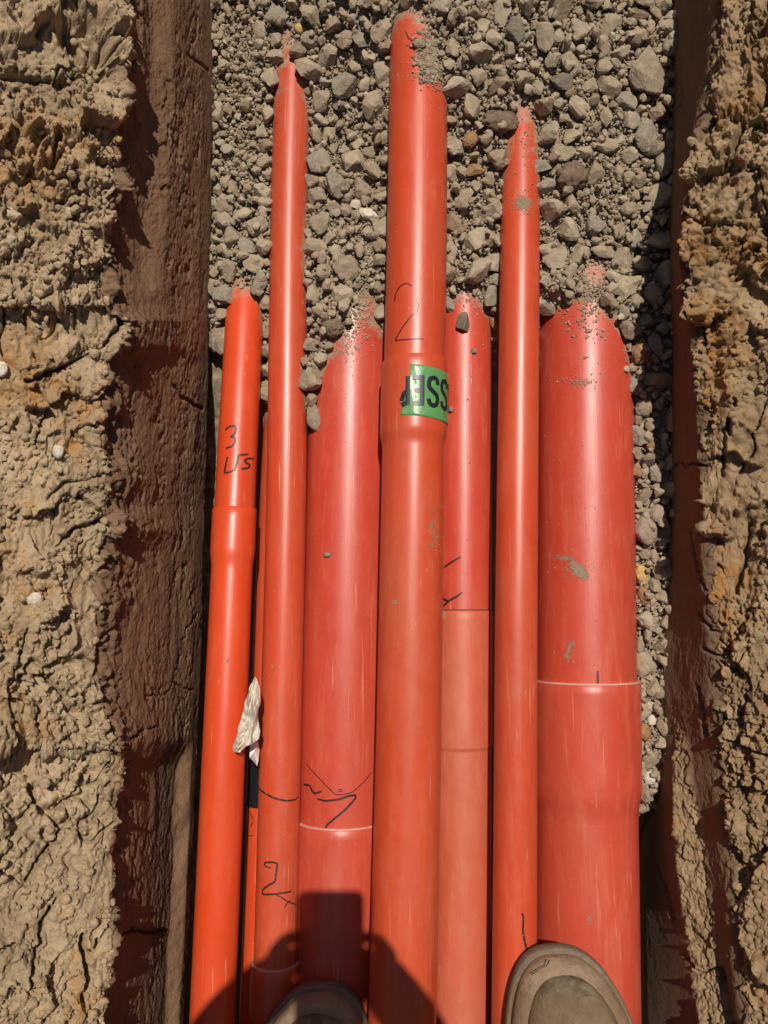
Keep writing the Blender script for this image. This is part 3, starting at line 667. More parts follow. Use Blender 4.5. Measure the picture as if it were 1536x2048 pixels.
# crumbs lying on the pipes near the place where they vanish
def on_pipe_grit(spec):
    ps, rs = [], []
    for pipe, cx, cy, sx, sy, cnt, rmax in spec:
        for _ in range(cnt):
            a, b = random.gauss(cx, sx), random.gauss(cy, sy); ang, yy = pipe.on(a, b)
            if abs(ang) > 1.2: continue
            r = .0005+(rmax-.0005)*random.random()**2.5; q = pipe.pt(ang, yy, pipe.r+r*.3); 
            ps.append(q); rs.append(r)
    return np.array(ps), np.array(rs)
spec = [(E, 1175, 600, 22, 45, 380, .0028), (E, 1175, 590, 45, 22, 260, .003), (E, 1160, 765, 18, 6, 120, .0018), (E, 1170, 700, 40, 60, 60, .002), (E, 1165, 1000, 50, 260, 70, .0014), (E, 1160, 1140, 20, 10, 140, .0012),
        (M, 925, 590, 25, 18, 200, .0022), (M, 930, 680, 18, 60, 45, .0018), (M, 930, 900, 20, 250, 40, .0013), (L, 705, 650, 22, 32, 420, .0022), (L, 735, 580, 15, 35, 320, .003), (L, 700, 760, 30, 60, 90, .0012), (L, 690, 1100, 50, 250, 60, .001),
        (C, 865, 112, 15, 24, 900, .0042), (D, 1047, 405, 11, 12, 260, .0013), (D, 1050, 300, 9, 50, 60, .0020), (C, 875, 120, 14, 28, 700, .003), (C, 855, 90, 12, 25, 260, .0022), (C, 850, 152, 18, 5, 180, .0014), (C, 840, 400, 30, 150, 30, .0009),
        (B, 580, 80, 6, 12, 16, .0016), (C, 870, 1060, 6, 40, 60, .0009), (E, 1178, 1840, 2, 4, 8, .0012), (M, 928, 1865, 3, 4, 8, .0012), (A, 455, 1320, 2, 4, 8, .001)]
ps, rs = on_pipe_grit(spec); v, f, t = scatter('x', ps, rs, 1, 8, None, tints(len(ps))*.8, 6, 0, .8)
tag(mesh_np('pipe_crumbs', v, f, M_STONE, attrs={'tint': t}), 'crumbs and grit sprinkled on the pipes where the gravel begins', 'crumbs', None, 'stuff')

# ================================================================== trench sides
def interp_tab(tab, rows):
    t = np.array(tab, float); return [np.interp(rows, t[:, 0], t[:, k]) for k in range(1, t.shape[1])]
ROWS = np.arange(-160, 2230, 3.0)
def bank(side):
    rows = ROWS; cols = []
    if side == 'left':
        # photo row: junction px, depth | strip px | lip px, depth
        T = [(-160,424,.935,398,268,.70),(0,426,.94,402,264,.70),(120,427,.95,404,258,.70),(200,427,.955,405,252,.71),(330,424,.962,402,248,.715),(450,424,.968,400,232,.72),(560,420,.975,397,225,.725),(610,420,.98,396,222,.725),(640,420,.985,395,262,.745),(690,418,.99,392,248,.74),(730,418,1.,390,215,.735),(850,415,1.02,390,208,.74),
             (930,414,1.03,388,228,.742),(960,412,1.035,386,232,.742),(1010,410,1.04,386,218,.74),(1060,410,1.04,386,238,.745),(1100,408,1.04,385,206,.742),(1240,405,1.04,382,198,.742),(1350,402,1.045,380,206,.744),(1440,398,1.045,378,228,.748),(1500,395,1.045,376,240,.75),(1518,394,1.045,375,262,.775),(1560,392,1.045,374,254,.768),(1660,388,1.045,370,248,.76),(1760,382,1.045,366,246,.755),(1840,378,1.045,362,236,.75),(1960,372,1.045,356,222,.75),(2048,367,1.045,352,215,.75),(2230,358,1.045,344,205,.75)]
        jp, jh, sp, lp, lh = interp_tab(T, rows); lh = lh+.015+.016*sstep(700, 1100, rows)-.012*sstep(1400, 1550, rows)
        J = P(jp, rows, jh); Ld = P(lp, rows, lh)
        S_ = P(sp, rows, jh-.055)
        bot = J+np.array([-.045, 0, -.12])
        s1 = P(lp-52, rows, lh-.015); s2 = P(lp*0+95, rows, lh-.036); s3 = P(lp*0+(-15), rows, lh-.062)
        s4 = s3+np.array([-.10, 0, .08]); s5 = s4+np.array([-.25, 0, .28]); s6 = s5+np.array([-.35, 0, .40])
        K = [bot, J, S_, Ld, s1, s2, s3, s4, s5, s6]; NS = [6, 26, 130, 22, 40, 42, 34, 50, 40]; sl0 = 3
    else:
        T = [(-160,1342,.90,0,0,0,0,1452,.76),(0,1340,.91,0,0,0,0,1441,.765),(110,1340,.915,0,0,0,0,1426,.77),(160,1340,.92,0,0,0,0,1420,.775),(250,1340,.925,0,0,0,0,1396,.78),(330,1340,.93,0,0,0,0,1378,.79),(420,1338,.935,0,0,0,0,1366,.80),(520,1336,.935,0,0,0,0,1363,.81),(600,1336,.94,0,0,0,0,1372,.82),(700,1340,.95,0,0,0,0,1384,.83),
             (850,1338,.965,0,0,0,0,1395,.845),(1000,1335,.985,0,0,0,0,1405,.862),(1150,1328,.995,0,0,0,0,1414,.86),(1270,1312,1.0,0,0,0,0,1423,.855),(1400,1305,1.0,1338,.955,1362,.925,1432,.85),(1470,1300,1.01,1352,.945,1362,.935,1438,.85),(1500,1300,1.02,1352,.935,1372,.925,1442,.85),(1560,1292,1.035,1347,.93,1378,.92,1447,.848),(1650,1290,1.045,1350,.93,1400,.915,1455,.848),(1750,1288,1.045,1358,.93,1412,.91,1464,.845),(1850,1288,1.045,1372,.93,1428,.905,1470,.842),(1950,1290,1.045,1385,.925,1440,.90,1474,.84),(2048,1292,1.045,1402,.92,1452,.895,1486,.838),(2230,1300,1.045,1430,.91,1475,.885,1505,.83)]
        T = [list(t) for t in T]
        for t in T:
            if t[3] == 0:
                t[3] = t[1]+(t[7]-t[1])*.35; t[4] = t[2]+(t[8]-t[2])*.35; t[5] = t[1]+(t[7]-t[1])*.68; t[6] = t[2]+(t[8]-t[2])*.68
        jp, jh, ap, ah, bp, bh, lp, lh = interp_tab(T, rows)
        J = P(jp, rows, jh); bot = J+np.array([.02, 0, -.14]); A1 = P(ap, rows, ah); B1 = P(bp, rows, bh); Ld = P(lp, rows, lh)
        lh = lh+.012*sstep(1400, 1550, rows); Ld = P(lp, rows, lh); s1 = P(lp+30, rows, lh-.012); s2 = P(np.maximum(lp+55, 1505), rows, lh-.026); s3 = P(lp*0+1590, rows, lh-.052)
        s4 = s3+np.array([.08, 0, .10]); s5 = s4+np.array([.25, 0, .33]); s6 = s5+np.array([.35, 0, .35])
        K = [bot, J, A1, B1, Ld, s1, s2, s3, s4, s5, s6]; NS = [6, 40, 40, 60, 26, 34, 34, 30, 50, 40]; sl0 = 4
    cols = []; sval = []
    for k in range(len(K)-1):
        for i in range(NS[k]): f = i/NS[k]; cols.append(K[k]*(1-f)+K[k+1]*f); sval.append(k+f)
    cols.append(K[-1]); sval.append(len(K)-1)
    sval = np.array(sval); Gd = np.stack(cols, 1)            # rows x cols x 3
    # smooth the profile a little across the kinks
    for _ in range(2): Gd[:, 1:-1] = Gd[:, 1:-1]*.5+.25*(Gd[:, :-2]+Gd[:, 2:])
    # carry on beyond the frame
    far = np.r_[np.arange(.02, .5, .02), np.arange(.5, 1.6, .05), np.arange(1.6, 4.1, .12)]; near = np.r_[np.arange(.02, .5, .02), np.arange(.5, 1.55, .05)]
    top = np.stack([Gd[0]+np.array([.004*d, d, 0]) for d in far[::-1]]); btm = np.stack([Gd[-1]+np.array([0, -d, 0]) for d in near])
    Gd = np.concatenate([top, Gd, btm]); nr, nc = Gd.shape[:2]
    du = np.gradient(Gd, axis=0); dv = np.gradient(Gd, axis=1); N = np.cross(du, dv); N /= np.linalg.norm(N, axis=2)[:, :, None]+1e-12
    if side == 'left': flip = 1 if N[nr//2, 100, 0] > 0 else -1
    else: flip = 1 if N[nr//2, 100, 0] < 0 else -1
    N = (N*flip).reshape(-1, 3); p = Gd.reshape(-1, 3); sv = np.tile(sval, nr)
    wslope = sstep(sl0-.12, sl0+.25, sv); wwall = 1-wslope; strip = 1-sstep(1.6, 2.3, sv)
    # roughness fields
    big = fbm(p, (14, 9, 14), 4, .55); mid = fbm(p, 55, 4, .55, 3.); fine = fbm(p, 190, 3, .6, 9.)
    wq = np.stack([mid, fine, fbm(p, 70, 2, .5, 88.)], -1)
    f1, f2, idd = worley(p+.014*wq, (23, 17, 23)); clod = sstep(0, .22, f2-f1)*.35+idd*.9-.55
    f1b, f2b, idb = worley(p+.006*wq, (78, 66, 78), 4.); clb = sstep(0, .25, f2b-f1b)*.4+idb*.8-.55
    f1c, f2c, idc = worley(p+.003*wq, (190, 170, 190), 4.); clc = sstep(0, .3, f2c-f1c)*.4+idc*.8-.55
    rough_zone = sstep(-.12, .22, fbm(p, (7, 5, 7), 2, .5, 31.)+ (.12 if side == 'right' else 0))
    topz_ = sstep(520, 60, toPx(p)[1])*(1 if side == 'left' else .3); rough_zone = rough_zone*(1-.45*sstep(300, 700, toPx(p)[1])*(side == 'left')); rough_zone = np.maximum(rough_zone, topz_)
    ridge = np.abs(fbm(p, (11, 11, 11), 3, .5, 50.)); crackN = -sstep(.028, .0, ridge)*.011*sstep(-.05, .1, fbm(p, 6, 2, .5, 77.))
    dS = big*.016+mid*.0055*(.5+rough_zone)+fine*.0024*(.5+rough_zone)+rough_zone*(clod*.020+clb*.0048+clc*.0016)+(1-rough_zone)*(clod*.006+clb*.0014+clc*.0009)+crackN-topz_*sstep(.05, -.35, fbm(p, (16, 12, 16), 2, .5, 91.))*.034
    # broken scarps: the far side of each clod stands high and drops off towards the viewer
    wy = fbm(p, (9, 6, 9), 4, .55, 120.); wy2 = fbm(p, (24, 16, 24), 4, .6, 140.)
    def saw(fr, amp, nz, sh=.07):
        q = p[:, 1]*fr+nz*amp; f = q-np.floor(q); return (1-f)*sstep(0, sh, f), np.floor(q)
    s1_, k1 = saw(8.5, 3.2, wy); s2_, k2 = saw(26, 4.0, wy2, .10)
    gate1 = sstep(-.10, .16, fbm(p+k1[:, None]*.37, (12, 9, 12), 2, .5, 160.)); gate2 = sstep(-.12, .12, fbm(p+k2[:, None]*.21, (26, 20, 26), 2, .5, 170.))
    topq = sstep(700, 100, toPx(p)[1]) if side == 'left' else .45
    SC_ = s1_*gate1*(.014+.010*topq)+s2_*gate2*(.0035+.0050*rough_zone)
    dS = dS+SC_-.012
    # wall: scraped along the trench, thin flakes
    st = fbm(p+.006*wq, (40, 20, 40), 4, .6, 13.); tr = st*4; fl = (np.floor(tr)+sstep(.0, .22, tr-np.floor(tr)))/4
    wl = fbm(p, (8, 4, 8), 3, .5, 21.)*.0045+fl*.0028+fbm(p, (170, 110, 170), 3, .6, 8.)*.0011+clc*.0006
    smooth_w = .25 if side == 'right' else 1.
    flaky = sstep(-.12, .15, fbm(p, (20, 7, 20), 3, .5, 101.))
    pit = (sstep(.12, .26, fbm(p+.003*wq, (75, 48, 75), 3, .6, 61.))*-.0030-sstep(.10, .2, fbm(p, (150, 95, 150), 2, .6, 66.))*.0012)*flaky
    dW = (wl*(.30+.70*smooth_w)+pit*smooth_w)*(1-.65*strip)
    lipz = np.exp(-((sv-sl0)/.18)**2); dL = lipz*(mid*.012+clb*.009+(SC_-.012)*.8+fbm(p, (18, 16, 18), 3, .55, 230.)*.012)
    # cracks read off the photo
    cp, cy, _ = toPx(p)
    if side == 'left':
        CR = [([(352,772),(362,795),(378,800),(392,812),(405,818)],3.2,.012),([(395,1228),(372,1262),(358,1330),(345,1362),(372,1378),(388,1380)],2.2,.006),([(270,1480),(288,1462),(310,1455)],3.,.008),([(268,1880),(300,1862),(330,1868),(360,1860)],4.,.014),([(296,1392),(330,1388),(345,1368)],2.,.006),
              ([(60,760),(130,730),(210,690),(250,640)],7.,.02),([(150,860),(185,890),(205,925)],4.,.014),([(70,700),(130,745)],5.,.012),([(60,1260),(42,1330),(22,1360)],3.,.01),([(60,1560),(90,1620),(160,1590)],7.,.016),([(95,1620),(130,1660),(60,1760)],5.,.014),([(115,1800),(90,1850),(60,1990)],5.,.014),([(170,1880),(180,1960),(165,2010)],9.,.02),([(180,1920),(230,1850),(245,1800)],5.,.02),
              ([(160,990),(220,1030),(150,1060),(120,1090)],5.,.014),([(118,270),(105,330),(130,300)],8.,.016),([(120,400),(170,385)],5.,.01),([(375,108),(400,125),(415,140)],2.5,.006)]
    else:
        CR = [([(1530,150),(1515,200),(1490,225),(1478,270),(1465,320),(1440,345),(1400,370)],5.5,.022),([(1362,172),(1370,195),(1358,215)],1.4,.003),([(1345,930),(1362,926),(1372,936),(1385,926),(1402,936)],2.6,.008),([(1380,1060),(1395,1140),(1408,1180)],2.5,.006),([(1395,1225),(1420,1265),(1445,1290)],3.,.01),([(1404,1295),(1432,1320),(1480,1350)],3.,.012),
              ([(1395,1375),(1405,1430),(1408,1470)],5.,.008),([(1455,1480),(1500,1500),(1536,1512)],5.,.016),([(1500,1520),(1536,1600),(1560,1650)],4.,.016),([(1312,1735),(1335,1790),(1345,1840)],5.,.012),([(1440,1940),(1452,2000),(1460,2060)],9.,.022),([(1370,1915),(1400,1945),(1440,1935)],3.,.012),([(1445,950),(1450,860),(1470,800)],6.,.015),([(1500,1040),(1490,1120),(1470,1180)],7.,.016)]
    dC = np.zeros(len(p)); inf = (cy > -200) & (cy < 2300)
    jit = fbm(p, 130, 2, .5, 44.)*5
    for pl, wd, dp in CR:
        pl = np.array(pl, float); dd = np.full(len(p), 1e9); bx = inf & (cp > pl[:, 0].min()-40) & (cp < pl[:, 0].max()+40) & (cy > pl[:, 1].min()-40) & (cy < pl[:, 1].max()+40)
        ix = np.nonzero(bx)[0]; q = np.stack([cp[ix]+jit[ix]*1.4, cy[ix]+jit[ix]*1.4], -1); m_ = np.full(len(ix), 1e9)
        for a, b in zip(pl[:-1], pl[1:]):
            ab = b-a; t_ = np.clip(((q-a) @ ab)/(ab @ ab), 0, 1); m_ = np.minimum(m_, np.linalg.norm(q-a-t_[:, None]*ab, axis=1))
        dC[ix] = np.minimum(dC[ix], -dp*sstep(wd, wd*.25, m_))
    if side == 'left':
        rec = -.014*sstep(620, 520, cy)*sstep(2.45, 2.62, sv)*sstep(3.0, 2.86, sv)-.016*sstep(1470, 1540, cy)*sstep(1.55, 1.9, sv+.25*wy2)*sstep(3.0, 2.88, sv)
    else: rec = 0
    led = sstep(1400, 1500, cy)*sstep(1.9, 2.05, sv)*(1-sstep(3., 3.2, sv)) if side == 'right' else 0*sv
    dW = dW*(1-led)+led*(mid*.007+fine*.0035+clb*.005+clc*.0022+SC_*.35)
    disp = wslope*dS+wwall*dW+dL+dC+rec
    fade = sstep(0, 1.0, sv); p2 = p+N*(disp*fade)[:, None]
    wallc = np.clip(wwall*(1-.12*strip*(1 if side == 'left' else .4))+.0*mid, 0, 1)
    if side == 'right':   # the sunlit ledge low on the right is dry soil
        wallc = wallc*(1-led)
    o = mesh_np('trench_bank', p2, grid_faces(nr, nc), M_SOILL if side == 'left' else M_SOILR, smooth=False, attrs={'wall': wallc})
    o.data.polygons.foreach_set('use_smooth', np.ones(len(o.data.polygons), bool))
    o['kind'] = 'structure'; o['label'] = 'left earth side of the trench, scraped clay wall under dry crumbly soil' if side == 'left' else 'right earth side of the trench, shaded clay wall under cracked soil'
    return Gd, N.reshape(nr, nc, 3), p2.reshape(nr, nc, 3), sval
BL = bank('left'); BR = bank('right')
# loose crumbs on the banks
def crumbs(Bk, sl0, n, name, mat_t, label, seed):
    Gd, N, p2, sv = Bk; r = np.random.default_rng(seed); nr, nc = p2.shape[:2]; c0 = int(np.searchsorted(sv, sl0+.0)); c1 = int(np.searchsorted(sv, sl0+3.2))
    i = r.integers(66, nr-44, n); j = r.integers(c0, c1, n); pos = p2[i, j].copy(); msk = fbm(pos, (13, 9, 13), 3, .5, 5.)+r.normal(0, .12, n) > .0
    pos = pos[msk]; nn = N[i, j][msk]; rad = .0010+.0052*r.uniform(0, 1, len(pos))**3.2; pos = pos+nn*rad[:, None]*.3
    v, f, t = scatter('x', pos, rad, 2, 10, None, np.clip(r.normal(.5, .14, len(pos)), .05, .8), 12, .08, .7, (.6, .95))
    m = mesh_np(name, v, f, mat_t, attrs={'tint': t, 'wall': 0*t}); tag(m, label, 'crumbs', None, 'stuff')
crumbs(BL, 3, 5200, 'soil_crumbs', M_SOILL, 'loose dry crumbs and pebbles on the left earth bank', 3)
crumbs(BR, 4, 3600, 'soil_crumbs', M_SOILR, 'loose brown crumbs and pebbles on the right earth bank', 4)
# distinct pale stones bedded in the left bank, and a rusty one at right
def bank_stone(Bk, px, py, wp, hp, colr, label, seed, shp='clod'):
    Gd, N, p2, sv = Bk; q = p2.reshape(-1, 3); a, b, d = toPx(q); k = int(np.argmin((a-px)**2+(b-py)**2)); p = q[k]; s = d[k]/FPX/2
    V = rockV(3, seed, 26, .10, .6); ext = (V.max(0)-V.min(0))/2; V = V/ext*np.array([wp*s, hp*s, min(wp, hp)*s*.8]); V = V+p
    o = mesh_np('stone', V, ICO[3][1], RM[colr], smooth=True, off=p); tag(o, label, 'stone')
for i, a in enumerate([(20, 428, 50, 28, 'pale', 'cream coloured stone bedded in the left bank, uppermost of two at the photo edge'), (18, 478, 36, 26, 'pale', 'cream coloured stone bedded in the left bank just below another'),
      (116, 902, 24, 30, 'white', 'whitish chip of stone in the middle of the left bank'), (70, 1196, 34, 26, 'white', 'pale pinkish white stone low in the left bank'), (140, 424, 20, 18, 'pale', 'small pale stone in left bank right of the two cream ones'),
      (86, 672, 16, 14, 'yellow', 'small yellowish pebble on the upper left bank'), (4, 738, 24, 34, 'white', 'smooth light pebble cut by the left edge of the photo')]):
    bank_stone(BL, *a, 300+i)
for i, a in enumerate([(1437, 1500, 0, 0)]): pass
# ------------------------------------------------------------------ floor, end walls, ground
def quad(name, pts, mat, kind='structure', label=None):
    V = np.array(pts, float); o = mesh_np(name, V, np.array([[0, 1, 2, 3]]), mat, attrs={'wall': np.zeros(4)}); o['kind'] = kind
    if label: o['label'] = label
    return o
quad('trench_floor', [(-.5, -2.2, -.09), (.6, -2.2, -.09), (.6, 5.2, -.09), (-.5, 5.2, -.09)], M_SOILR, label='dark soil floor of the trench under the pipes')
yn, yf = -2.0, 4.9
zl = BL[2][:, -1, 2].mean(); xl = BL[2][:, -1, 0].max(); xr = BR[2][:, -1, 0].min(); zr = BR[2][:, -1, 2].mean()
zt = (zl+zr)/2-.05
V = [(-200, -200, zt), (200, -200, zt), (200, yn, zt), (-200, yn, zt), (-200, yf, zt), (200, yf, zt), (200, 200, zt), (-200, 200, zt), (xl+.13, yn, zt), (xl+.13, yf, zt), (xr-.13, yn, zt), (xr-.13, yf, zt),
     (xl+.13, yn, -.05), (xr-.13, yn, -.05), (xl+.13, yf, -.05), (xr-.13, yf, -.05)]
F = [(0, 1, 2, 3), (4, 5, 6, 7), (3, 8, 9, 4), (10, 2, 5, 11), (8, 10, 13, 12), (9, 14, 15, 11)]
gr = mesh_np('ground', V, F, M_SOILL, attrs={'wall': np.zeros(16)}); gr['kind'] = 'structure'; gr['label'] = 'bare dry ground around the trench'

# ================================================================== paper scrap
def paper():
    o = empty('paper_scrap', P(492, 1440, .92), 'crumpled dirty white paper scrap wedged between the two left pipes', 'paper')
    out = np.array([(511, 1354), (517, 1372), (519, 1400), (516, 1430), (519, 1462), (516, 1478), (505, 1488), (492, 1492), (480, 1505), (468, 1504), (464, 1496), (474, 1470), (482, 1440), (492, 1400), (502, 1370)], float)
    cen = out.mean(0)+np.array([3, 0]); rings = 7; V = []; nb = 60
    d = np.r_[0, np.cumsum(np.linalg.norm(np.diff(np.vstack([out, out[:1]]), axis=0), axis=1))]; t = np.linspace(0, d[-1], nb, endpoint=False)
    oc = np.vstack([out, out[:1]]); bx = np.interp(t, d, oc[:, 0]); by = np.interp(t, d, oc[:, 1])
    for k in range(1, rings+1):
        f = k/rings; x = cen[0]+(bx-cen[0])*f; y = cen[1]+(by-cen[1])*f
        q = np.stack([x*.05, y*.016, 0*x], -1); cr = np.abs(fbm(q, 1.2, 2, .5, 3.))*.034+.007*np.abs(np.sin(x*.16+y*.03))
        h = .905-cr-.010*(1-abs(x-500)/40)+.00006*(y-1430); V.append(P(x, y, h))
    V = np.concatenate([V[0].mean(0)[None]]+V); F = []
    for k in range(rings-1):
        for i in range(nb):
            a, b = 1+k*nb+i, 1+k*nb+(i+1) % nb; F += [(a, b, b+nb), (a, b+nb, a+nb)]
    for i in range(nb): F.append((0, 1+(i+1) % nb, 1+i))
    s = mesh_np('folded_sheet', V, F, M_PAPER, o); md = s.modifiers.new('s', 'SOLIDIFY'); md.thickness = .0009
    out = [(500, 1488), (516, 1482), (519, 1500), (517, 1520), (514, 1532), (506, 1522), (499, 1515)]
    n = len(out); V = [P(508, 1505, .920)]+[P(x, y, .930+.006*((i*7) % 3-1)) for i, (x, y) in enumerate(out)]
    s = mesh_np('wrapper_flap', V, [(0, 1+(i+1) % n, 1+i) for i in range(n)], M_FOIL, o); md = s.modifiers.new('s', 'SOLIDIFY'); md.thickness = .0008
paper()
# dry twig on the middle pipe tip
def twig():
    pts = [C.on(a, b) for a, b in [(813, 62), (818, 75), (826, 82), (832, 88), (820, 91), (812, 92)]]
    V = []; n = 6
    for k, (a, y) in enumerate(pts):
        c = C.pt(a, y, C.r+.0012+.001*math.sin(k)); 
        for j in range(n): V.append(c+.0006*np.array([math.cos(j*2*math.pi/n), 0, math.sin(j*2*math.pi/n)]))
    o = mesh_np('root_fibre', V, grid_faces(len(pts), n, True), RM['brown'], smooth=True, off=V[0]); tag(o, 'thin bent root fibre lying on the middle pipe tip', 'root')
twig()

# ================================================================== the photographer
def leather(name, a, bb, c2):
    m, nt, b = new_mat(name); k = NB(nt)
    c = k.mix(k.ramp(k.noise(k.map((1, 1, 1)), 21, 8, .72), [(.40, 0.), (.58, 1.)]), a, bb)
    c = k.mix(k.ramp(k.noise(k.map((1, 1, 1)), 42, 5, .7, .6), [(.56, 0.), (.68, .7)]), c, c2)
    c = k.mix(k.ramp(k.noise(k.map((.3, 1, 1), (0, 0, .5)), 150, 4, .7), [(.6, 0.), (.7, .5)]), c, tuple(x*.5 for x in a))
    sx = k.n.new('ShaderNodeSeparateXYZ'); k.l(k.geo(), sx.inputs[0]); sy = k.math('MULTIPLY', k.math('ADD', sx.outputs[1], .055), 22.)
    stn = k.math('SUBTRACT', k.math('ADD', k.noise(k.map((1, 1, 1)), 55, 7, .75, .5), .18), k.math('ABSOLUTE', sy)); c = k.mix(k.ramp(stn, [(.0, 0.), (.3, .6)]), c, (.16, .095, .05))
    k.l(c, b.inputs['Base Color']); b.inputs['Roughness'].default_value = .72; b.inputs['Specular IOR Level'].default_value = .3
    k.bump(k.math('ADD', k.math('ADD', k.noise(k.map((1, 1, 1)), 90, 6, .7), k.math('MULTIPLY', k.noise(k.map((1, .25, 1), (0, 0, 1.2)), 120, 4, .7, 1.), .7)), k.math('MULTIPLY', k.noise(k.map((1, 1, 1)), 900, 3), .3)), .8, .0030, b); return m
M_CAP = leather('worn_toecap_leather', (.12, .088, .055), (.27, .22, .14), (.20, .11, .05))
M_SOLE = leather('dusty_rubber_sole', (.15, .11, .075), (.22, .165, .115), (.10, .07, .045))
M_RAND = leather('tan_rubber_rand', (.24, .16, .10), (.33, .235, .155), (.15, .11, .075))
M_TROU = plain('dark_work_trousers', (.05, .055, .065), .9, (500, .0006), .3)
M_JACK = plain('grey_work_shirt', (.16, .17, .18), .9, (500, .0006), .3)
M_SKIN = plain('skin', (.48, .27, .18), .55, (300, .0003), .12)
M_HAIR = plain('dark_hair', (.035, .022, .015), .7, (400, .001), .4)
M_BLACK = plain('black_glass', (.02, .02, .022), .2)
pers = empty('person', (.07, -.60, .14), 'person standing on the pipes in dusty brown work boots, lower edge of photo', 'person')
def outline(n=72, L_=.31, W=.0745, mir=1):
    t = np.linspace(0, 2*np.pi, n, endpoint=False); y = np.sin(t); x = np.cos(t)
    # toe end (y=+1) round and wide, waist narrower, heel round
    yy = np.where(y > 0, y, y); wx = W*(1-.10*np.exp(-((yy+.25)/.3)**2))*np.where(yy > 0, 1., 1-.12*np.clip(-yy, 0, 1))
    X = np.sign(x)*np.abs(x)**.80*wx; Yv = np.sign(y)*np.abs(y)**.92*L_/2-L_/2
    X = X-mir*.013*np.clip(y, 0, 1)**2
    return X, Yv
def boot(toe, rot, zb, mirror, label):
    o = bpy.data.objects.new('boot', None); COL.objects.link(o); o.parent = pers; o.location = Vector(toe)-pers.location; o['label'] = label
    c, s = math.cos(rot), math.sin(rot); Rm = np.array([[c, -s, 0], [s, c, 0], [0, 0, 1]])
    def put(name, V, F, mat, parent=o, smooth=True):
        V = np.asarray(V, float) @ Rm.T; me = mesh_np(name, V, F, mat, None, smooth=smooth); me.parent = parent; return me
    X, Yv = outline(mir=mirror); n = len(X); cx, cy = 0., -.155
    def loft(rings): # rings: (scale_inset, z)
        return np.concatenate([np.stack([X*(1-i/.0745), (Yv-cy)*(1-i/.155)+cy, np.full(n, z)+0*X], -1) for i, z in rings])
    rs = [(.010, 0), (.002, .002), (.0, .006), (.0, .017), (.0012, .0195), (.0028, .0205), (.0034, .0198), (.0040, .0206), (.0060, .0206), (.0110, .0200), (.02, .0195)]
    put('sole', np.vstack([loft(rs), [[0, -.15, .0195]]]), np.array([list(f) for f in grid_faces(len(rs), n, True)]), M_SOLE)
    # upper: stacked outlines that follow the toe cap, then the instep, then the shaft
    def ringz(z, ins):
        sx = 1-ins/.0745; toey = Yv.max()-ins*1.05; V = np.stack([X*sx, (Yv+.31)/.31*(toey+.31-ins*.3)-.31+ins*.3, np.full(n, z)], -1)
        rise = np.clip((-.08-V[:, 1])/.14, 0, 1)**1.3*max(0, z-.019)/.053*.075; V[:, 2] += rise; return V
    ur = [ringz(z, i_) for z, i_ in [(.019, .0052), (.026, .0046), (.032, .0056), (.037, .0090), (.0405, .0125), (.0425, .0155), (.0425, .0185)]]
    put('rubber_rand', np.concatenate(ur), grid_faces(len(ur), n, True), M_RAND)
    ur = [ringz(z, i_) for z, i_ in [(.036, .0178), (.0430, .0168), (.0485, .0180), (.0545, .0225), (.0590, .0295), (.0635, .0360), (.0670, .0430), (.0695, .0510), (.071, .060)]]
    ur.append(np.tile([[0, -.14, .074]], (n, 1)))
    U = np.concatenate(ur); U[:, 2] += .0010*np.sin(U[:, 0]*130+2*mirror)*np.cos(U[:, 1]*90); U += (fbm(U, 28, 3, .5, 7.)*.0035)[:, None]*np.array([0, 0, 1])
    up = put('upper', U, grid_faces(len(ur), n, True), M_CAP)
    t = np.linspace(0, 2*np.pi, 40, endpoint=False); sh = []
    for z, rx, ry, y0 in [(.05, .050, .075, -.215), (.09, .050, .068, -.222), (.13, .047, .058, -.232), (.18, .049, .056, -.236), (.23, .054, .060, -.238), (.232, .050, .056, -.238), (.19, .044, .05, -.238)]:
        sh.append(np.stack([rx*np.cos(t), y0+ry*np.sin(t), np.full(40, z)], -1))
    put('shaft', np.concatenate(sh), grid_faces(len(sh), 40, True), M_CAP)
    # seam round the toe cap
    a = np.linspace(-1.25, 1.25, 40); sm = []
    for k in range(40):
        x = .052*math.sin(a[k]); y = -.112-.018*math.cos(a[k]*1.2); z = .070-.026*(abs(math.sin(a[k])))**3+.012
        for j in range(5): sm.append([x, y+.0012*math.cos(j*1.257), z+.0012*math.sin(j*1.257)])
    put('toe_seam', sm, grid_faces(40, 5, True), M_SOLE)
    for k in range(4):
        lz = .098+.016*k; ly = -.142-.016*k; ls = []
        for i in range(16):
            xx = -.03+.06*i/15
            for j in range(6): ls.append([xx, ly+.003*math.cos(j*1.047), lz+.012-.012*(xx/.03)**2+.003*math.sin(j*1.047)])
        put('lace', ls, grid_faces(16, 6, True), M_BLACK)
    return o
tr = P(1128, 1890, .885); tl = P(626, 1968, .912)
RB = boot((tr[0], tr[1], CAMZ-.899), R_(3.5), 0, 1, 'sunlit dusty brown right boot with scuffed rubber toe edge')
boot((tl[0], tl[1], CAMZ-.929), R_(-2), 0, -1, 'left boot in the shadow of the person')
def scuff():
    q = [P(a, b, .8545) for a, b in c8([(600, 1328), (625, 1312), (650, 1292), (690, 1274), (706, 1240)])]; V = []
    for k_, c_ in enumerate(q):
        for j_ in range(5): V.append(c_+.0007*np.array([math.cos(j_*1.257), 0, math.sin(j_*1.257)]))
    mesh_np('scuff_mark', V, grid_faces(len(q), 5, True), M_INK, RB, smooth=True)
